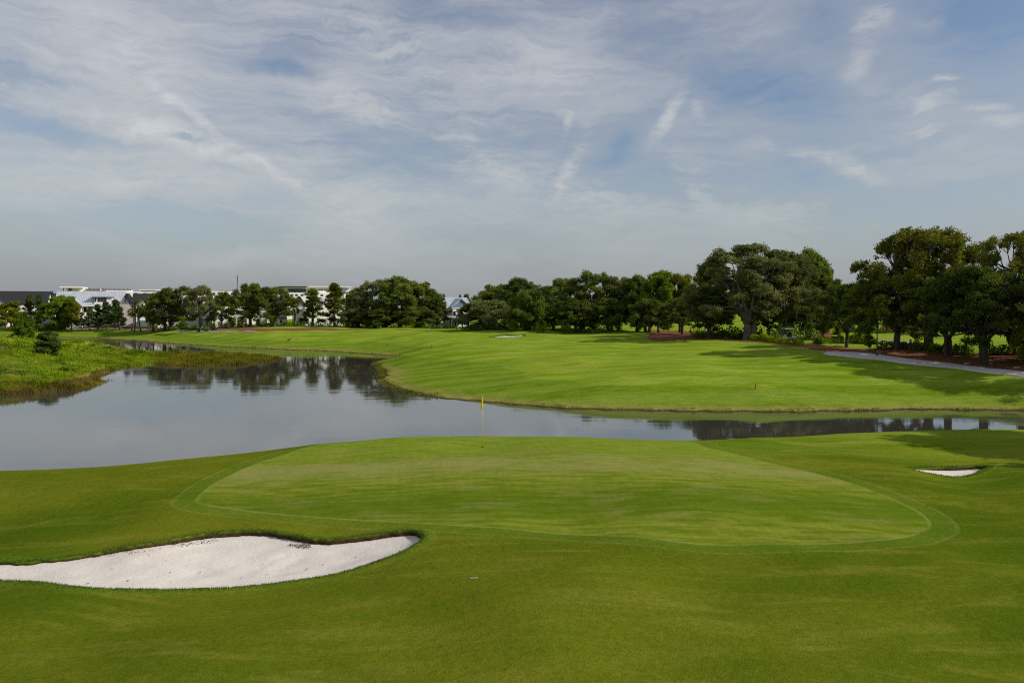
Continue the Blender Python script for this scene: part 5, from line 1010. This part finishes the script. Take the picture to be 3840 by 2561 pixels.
# ------------------------------------------------------------------ red hazard stakes
st = None
for (px, py, h_, lab) in [(2833, 1457, .46, 'red stake on the near bank of the big fairway, right half'), (1687, 1379, .50, 'red stake on the left promontory above the pond'), (1618, 1303, .55, 'red stake on the ridge behind the promontory'), (1116, 1276, .6, 'red stake on the far side of the inlet right of the small duck'), (524, 1255, .6, 'red stake on the far lawn below the palms')]:
    X, Y = hit(px, py, 60)
    if st is None:
        st = MB().add([(-.03, -.03, -.1), (.03, -.03, -.1), (.03, .03, -.1), (-.03, .03, -.1), (-.03, -.03, .44), (.03, -.03, .44), (.03, .03, .44), (-.03, .03, .44), (0, 0, .47)],
                      [(0, 3, 2, 1), (0, 1, 5, 4), (1, 2, 6, 5), (2, 3, 7, 6), (3, 0, 4, 7), (4, 5, 8), (5, 6, 8), (6, 7, 8), (7, 4, 8)]).build('hazard_stake', M['redpaint']); s_ = st
    else: s_ = st.copy(); col.objects.link(s_)
    s_.location = (X, Y, zt(X, Y)); s_.scale = (1.3, 1.3, h_ / .46); tag(s_, lab, 'stake', 'red stakes along the pond')

# ------------------------------------------------------------------ lamp posts, signs
def lamp(px, Y, top, lab):
    X = (px - 1920) * Y / F; z = zt(X, Y); h = CH - (top - HOR) * Y / F - z; o = empty('lamp_post', (X, Y, z)); tag(o, lab, 'lamp post')
    MB().tube([(0, 0, -.2), (0, 0, .5), (0, 0, .52), (0, 0, h - .5)], [.13, .12, .075, .06], 10).build('pole', M['darkmetal'], o, True)
    MB().tube([(0, 0, h - .5), (0, 0, h - .45), (0, 0, h - .1), (0, 0, h)], [.07, .17, .22, .05], 10).build('lantern', M['darkmetal'], o, True)
lamp(1712, 206, 1184, 'black lamp post at the end of the clipped hedge by the blue-gabled house')
lamp(3289, 97, 1215, 'black lamp post under the right oaks beside the young conical tree')
lamp(3002, 133, 1210, 'black lamp post among the dark bushes by the parked golf cart')
X, Y = hit(3414, 1303, 60); o = empty('course_sign', (X, Y, zt(X, Y))); tag(o, 'small dark sign on a white post behind the low hedge', 'sign')
MB().box(-.05, -.04, 0, .05, .04, 1.0).build('post', M['whitepaint'], o); MB().box(-.14, -.07, .62, .14, -.042, 1.1).build('sign_face', M['signface'], o)
X, Y = hit(3459, 1312, 60); o = MB().box(-.06, -.06, -.1, .06, .06, .6).box(-.045, -.045, .6, .045, .045, .66).build('marker_post', M['whitepaint']); o.location = (X, Y, zt(X, Y)); tag(o, 'short white marker post in the gap of the low hedge', 'post')
X, Y = hit(2589, 1251, 100); o = empty('course_sign', (X, Y, zt(X, Y))); tag(o, 'small dark box sign on a post on the pine straw by the thin forked tree', 'sign')
MB().box(-.06, -.05, 0, .06, .05, 1.0).build('post', M['darkmetal'], o); MB().box(-.28, -.10, .25, .28, .10, .62).build('sign_face', M['signface'], o); MB().tube([(0, 0, 1.0), (0, 0, 1.12), (0, 0, 1.22)], [.1, .13, .05], 8).build('cap', M['darkmetal'], o)
for i, (px, py, lab) in enumerate([(3294, 1326, 'flat pale stone on the pine straw above the cart path start'), (3628, 1364, 'flat pale stone, left of the two on the right pine straw'), (3712, 1363, 'flat pale stone under the forked oak on the pine straw'), (3815, 1379, 'flat pale stone near the right edge beside the cart path'), (2430, 1270, 'flat pale stone at the tip of the straw bed'), (2522, 1258, 'pale stone in the middle of the left straw bed')]):
    X, Y = hit(px, py, 50); rs2 = np.random.RandomState(i); n = 9; a = np.linspace(0, 6.28, n, endpoint=False); r = rs2.uniform(.7, 1.1, n) * .42
    v = [(math.cos(t) * q, math.sin(t) * q * .6, -.05) for t, q in zip(a, r)] + [(math.cos(t) * q * .85, math.sin(t) * q * .5, .09) for t, q in zip(a, r)]
    o = mesh_np('flat_stone', v, [tuple(range(n, 2 * n))] + [(k, (k + 1) % n, n + (k + 1) % n, n + k) for k in range(n)], M['stone']); o.location = (X, Y, zt(X, Y) + .01); tag(o, lab, 'stone', 'flat stones on the pine straw')

# ------------------------------------------------------------------ vehicles
def wheel(parent, x, y, r, w_):
    o = MB().tube([(x, y - w_ / 2, r), (x, y - w_ / 2 + .04, r), (x, y + w_ / 2 - .04, r), (x, y + w_ / 2, r)], [r * .86, r, r, r * .86], 18).build('wheel', M['black'], parent, True)
    MB().tube([(x, y - w_ / 2 - .015, r), (x, y - w_ / 2 + .02, r)], [r * .5, r * .5], 12).build('rim', M['rooftop'], o); return o
X, Y = hit(772, 1243, 150)
o = empty('utility_cart', (X - .9, Y, zt(X - .9, Y) + .02)); tag(o, 'black and green utility cart with roll cage driving on the far path', 'utility cart')
MB().prism([(-1.75, .45), (1.5, .45), (1.5, .8), (.2, .82), (.15, .62), (-.75, .62), (-.8, .95), (-1.3, .98), (-1.72, .75)], -.68, .68).build('body', M['black'], o)
MB().prism([(-1.74, .78), (-1.32, 1.02), (-.82, .99), (-.82, 1.04), (-1.34, 1.08), (-1.8, .82)], -.6, .6).build('hood', M['vgreen'], o)
MB().box(.25, -.7, .84, 1.6, -.64, 1.15).box(.25, .64, .84, 1.6, .70, 1.15).box(1.54, -.64, .84, 1.6, .64, 1.15).box(.25, -.64, .84, 1.54, .64, .90).build('cargo_bed', M['vgreen'], o)
c_ = MB()
for s_ in (-.6, .6): c_.tube([(-.85, s_, .95), (-.45, s_, 1.92), (.25, s_, 1.95), (.3, s_, .8)], .035, 6)
for p_ in ((-.45, 1.92), (.25, 1.95)): c_.tube([(p_[0], -.6, p_[1]), (p_[0], .6, p_[1])], .035, 6)
c_.build('roll_cage', M['black'], o); MB().box(-.55, -.66, 1.97, .34, .66, 2.02).build('canopy', M['black'], o)
MB().box(-.35, -.55, .62, .12, .55, .80).box(.06, -.55, .80, .16, .55, 1.35).build('seat', M['black'], o)
for x in (-1.3, 1.05):
    for y in (-.62, .62): wheel(o, x, y, .33, .24)
t_ = empty('spreader_trailer', (X + 2.0, Y, zt(X + 2.0, Y) + .02)); tag(t_, 'small dark wheeled trailer hitched behind the utility cart', 'trailer')
MB().tube([(-1.3, 0, .45), (-.4, 0, .45), (.9, 0, .45)], .05, 6).box(-.5, -.4, .5, .5, .4, .62).build('frame', M['black'], t_); MB().prism([(-.5, .95), (.45, .95), (.25, .62), (-.3, .62)], -.4, .4).build('hopper', M['darkmetal'], t_)
MB().tube([(.75, -.45, .55), (.75, .45, .55)], .28, 10).build('brush', M['darkmetal'], t_)
for y in (-.5, .5): wheel(t_, -.25, y, .38, .22); wheel(t_, .75, y, .3, .2)
# driver: one continuous skinned figure
def person(loc, rz, label):
    bones = {'pelvis': (0, 0, 0), 'belly': (0.0, 0, .18), 'chest': (.02, 0, .40), 'neck': (.02, 0, .56), 'head': (0, 0, .68), 'crown': (0, 0, .80), 'ls': (.02, -.19, .50), 'le': (-.12, -.24, .27), 'lh': (-.36, -.14, .30), 'rs': (.02, .19, .50), 're': (-.12, .24, .27), 'rh': (-.36, .14, .30),
             'lk': (-.44, -.12, .04), 'la': (-.50, -.12, -.36), 'lt': (-.66, -.12, -.42), 'rk': (-.44, .12, .04), 'ra': (-.50, .12, -.36), 'rt': (-.66, .12, -.42)}
    R_ = dict(pelvis=.15, belly=.14, chest=.16, neck=.06, head=.095, crown=.075, ls=.065, le=.048, lh=.035, rs=.065, re=.048, rh=.035, lk=.07, la=.045, lt=.04, rk=.07, ra=.045, rt=.04)
    E = [('pelvis', 'belly'), ('belly', 'chest'), ('chest', 'neck'), ('neck', 'head'), ('head', 'crown'), ('chest', 'ls'), ('ls', 'le'), ('le', 'lh'), ('chest', 'rs'), ('rs', 're'), ('re', 'rh'), ('pelvis', 'lk'), ('lk', 'la'), ('la', 'lt'), ('pelvis', 'rk'), ('rk', 'ra'), ('ra', 'rt')]
    k = list(bones); me = D.meshes.new('person'); me.from_pydata([bones[q] for q in k], [(k.index(a), k.index(b)) for a, b in E], [])
    me.materials.append(M['shirt']); o = D.objects.new('person', me); col.objects.link(o); o.modifiers.new('skin', 'SKIN'); o.modifiers.new('sub', 'SUBSURF').levels = 2; o.modifiers['sub'].render_levels = 2
    for i, q in enumerate(k): me.skin_vertices[0].data[i].radius = (R_[q], R_[q]); me.skin_vertices[0].data[i].use_root = q == 'pelvis'
    o.location = loc; o.rotation_euler = (0, 0, rz); tag(o, label, 'person')
    h = MB().tube([(-.03, 0, .60), (-.03, 0, .64), (-.03, 0, .72), (-.02, 0, .79), (-.01, 0, .81)], [.05, .085, .092, .07, .02], 12).build('head', M['skin'], o, True)
    MB().tube([(0, 0, .755), (0, 0, .80), (0, 0, .85)], [.105, .095, .03], 12).box(-.18, -.07, .75, -.05, .07, .765).build('cap', M['whitepaint'], o, True)
    return o
person((X - .9 - .1, Y - .28, zt(X - .9, Y) + .84), 0, 'driver in a pale shirt and cap seated in the utility cart')
# golf cart half hidden in the bushes
X, Y = (2953 - 1920) * 128 / F, 128; o = empty('golf_cart', (X, Y, zt(X, Y) + .02), rad(12)); tag(o, 'parked pale golf cart half hidden by dark bushes', 'golf cart')
MB().prism([(-1.2, .3), (1.15, .3), (1.15, .75), (.5, .8), (.45, .5), (-.4, .45), (-.55, .85), (-1.0, .88), (-1.22, .6)], -.58, .58).build('body', M['rooftop'], o)
MB().prism([(-.75, 1.82), (.95, 1.82), (.95, 1.87), (-.75, 1.9)], -.6, .6).build('canopy', M['vwhite'], o)
c_ = MB()
for s_ in (-.52, .52): c_.tube([(-.55, s_, .85), (-.72, s_, 1.82)], .02, 6).tube([(.9, s_, .75), (.9, s_, 1.82)], .02, 6)
c_.build('canopy_posts', M['black'], o); MB().box(-.05, -.5, .62, .45, .5, .76).box(.38, -.5, .76, .48, .5, 1.2).build('seat', M['black'], o)
for x in (-.82, .78):
    for y in (-.5, .5): wheel(o, x, y, .23, .18)
for y in (-.4, .4): MB().tube([(1.15, y, .62), (1.17, y, .62)], .05, 8).build('tail_light', M['redpaint'], o)

# ------------------------------------------------------------------ birds
def bird(px, py, dz, s, lab, rz=0, Y=None):
    X, Yy = hit(px, py, 60) if Y is None else ((px - 1920) * Y / F, Y); z = zt(X, Yy) + dz
    o = empty('bird', (X, Yy, z), rz); o.scale = (s, s, s); tag(o, lab, 'bird', 'dark birds around the pond')
    MB().tube([(-.26, 0, .20), (-.16, 0, .22), (-.05, 0, .22), (.07, 0, .25), (.13, 0, .31), (.15, 0, .38), (.18, 0, .41), (.22, 0, .40)], [.015, .05, .085, .08, .045, .032, .042, .015], 10).build('body', M['bird'], o, True)
    MB().tube([(.21, 0, .40), (.30, 0, .385)], [.016, .004], 6).build('beak', M['reed'], o)
    MB().tube([(-.02, -.03, .17), (-.01, -.03, 0)], .008, 5).tube([(-.02, .03, .17), (-.01, .03, 0)], .008, 5).build('legs', M['reed'], o)
bird(1085, 1281, 0, 1.9, 'dark duck standing on the far lawn left of a red stake', 0.3)
bird(1452, 1300, 0, 1.2, 'small dark bird on the slope behind the promontory', 2.0)
xb, yb = hit(179, 1332, 60); bird(170, 0, (CH - (1249 - HOR) * yb / F) - zt((170 - 1920) * yb / F, yb), 0.8, 'small dark bird perched on top of the round bush', 0.4, Y=yb)
# dead leaves in the sand
rs = np.random.RandomState(12); lf = None; k = 0
for (px, py) in [(640, 2120), (623, 2075), (750, 2120), (840, 2076), (735, 2158), (640, 2165), (330, 2175), (905, 2145), (1500, 2050), (910, 2172), (560, 2063), (420, 2110), (1150, 2110), (1210, 2090), (1345, 2130 - 20), (200, 2150), (1000, 2130), (985, 2085), (480, 2160), (1335, 2062), (30, 2162), (700, 2090), (795, 2185), (1400, 2040)]:
    X, Y = hit(px, py, 12, 40); dep, s = carve_depth(np.array([X]), np.array([Y]), bunk_near, *BUNK[0][1:4])
    if s[0] > -.1: continue
    if lf is None: lf = mesh_np('fallen_leaf', [(-.035, 0, .004), (-.01, .018, .012), (.035, .004, .02), (.0, -.016, .010), (0, 0, .0)], [(0, 4, 1), (1, 4, 2), (2, 4, 3), (3, 4, 0)], M['debris']); q = lf
    else: q = lf.copy(); col.objects.link(q)
    q.location = (X, Y, zt(X, Y) - float(dep[0]) + .012); q.rotation_euler = (rs.uniform(-.3, .3), rs.uniform(-.3, .3), rs.uniform(0, 6)); v_ = rs.uniform(.5, 1.3); q.scale = (v_, v_, v_); tag(q, 'brown dead leaf on bunker sand, ' + ('far left' if px < 250 else 'left part' if px < 560 else 'middle' if px < 900 else 'right part' if px < 1250 else 'near right tip') + (', by the front rim' if py > 2140 else ', halfway up' if py > 2095 else ', below the back rim'), 'leaf', 'dead leaves on the near bunker sand')

# torn soil at two places under the bunker rim, and a pale divot in the foreground turf
rs = np.random.RandomState(31); pts_ = []
for (x0, x1, ya, yb, n) in ((1085, 1165, 2020, 2042, 300), (640, 820, 2004, 2024, 120), (300, 620, 2036, 2078, 50)):
    for k in range(n):
        px = rs.uniform(x0, x1); t = (px - x0) / (x1 - x0); py = (ya + (yb - ya) * rs.rand()) if x0 > 1000 else (yb + (ya - yb) * t + rs.uniform(-3, 9)); X, Y = hit(px, py, 12, 40); dep, s = carve_depth(np.array([X]), np.array([Y]), bunk_near, *BUNK[0][1:4])
        if -0.30 < s[0] < -0.01: pts_.append([X, Y, zt(X, Y) - float(dep[0]) + rs.uniform(0, .05)])
V, f = leaf_quads(np.array(pts_), 0.035, rs); tag(mesh_np('soil_crumbs', V, f, M['soil']), 'dark torn soil and roots under the rim of the near bunker', 'soil', kind='stuff')
for px, py, r_, lab in ((1775, 2168, .13, 'pale divot mark in the foreground turf'),):
    X, Y = hit(px, py, 10, 30); n = 14; a = np.linspace(0, 6.28, n, endpoint=False); r = rs.uniform(.6, 1.15, n) * r_; xs = X + np.cos(a) * r; ys = Y + np.sin(a) * r * .55
    o = mesh_np('divot', np.c_[xs - X, ys - Y, ztn(xs, ys) + .012 - zt(X, Y)], [tuple(range(n))], M['divot']); o.location = (X, Y, zt(X, Y)); tag(o, lab, 'divot')
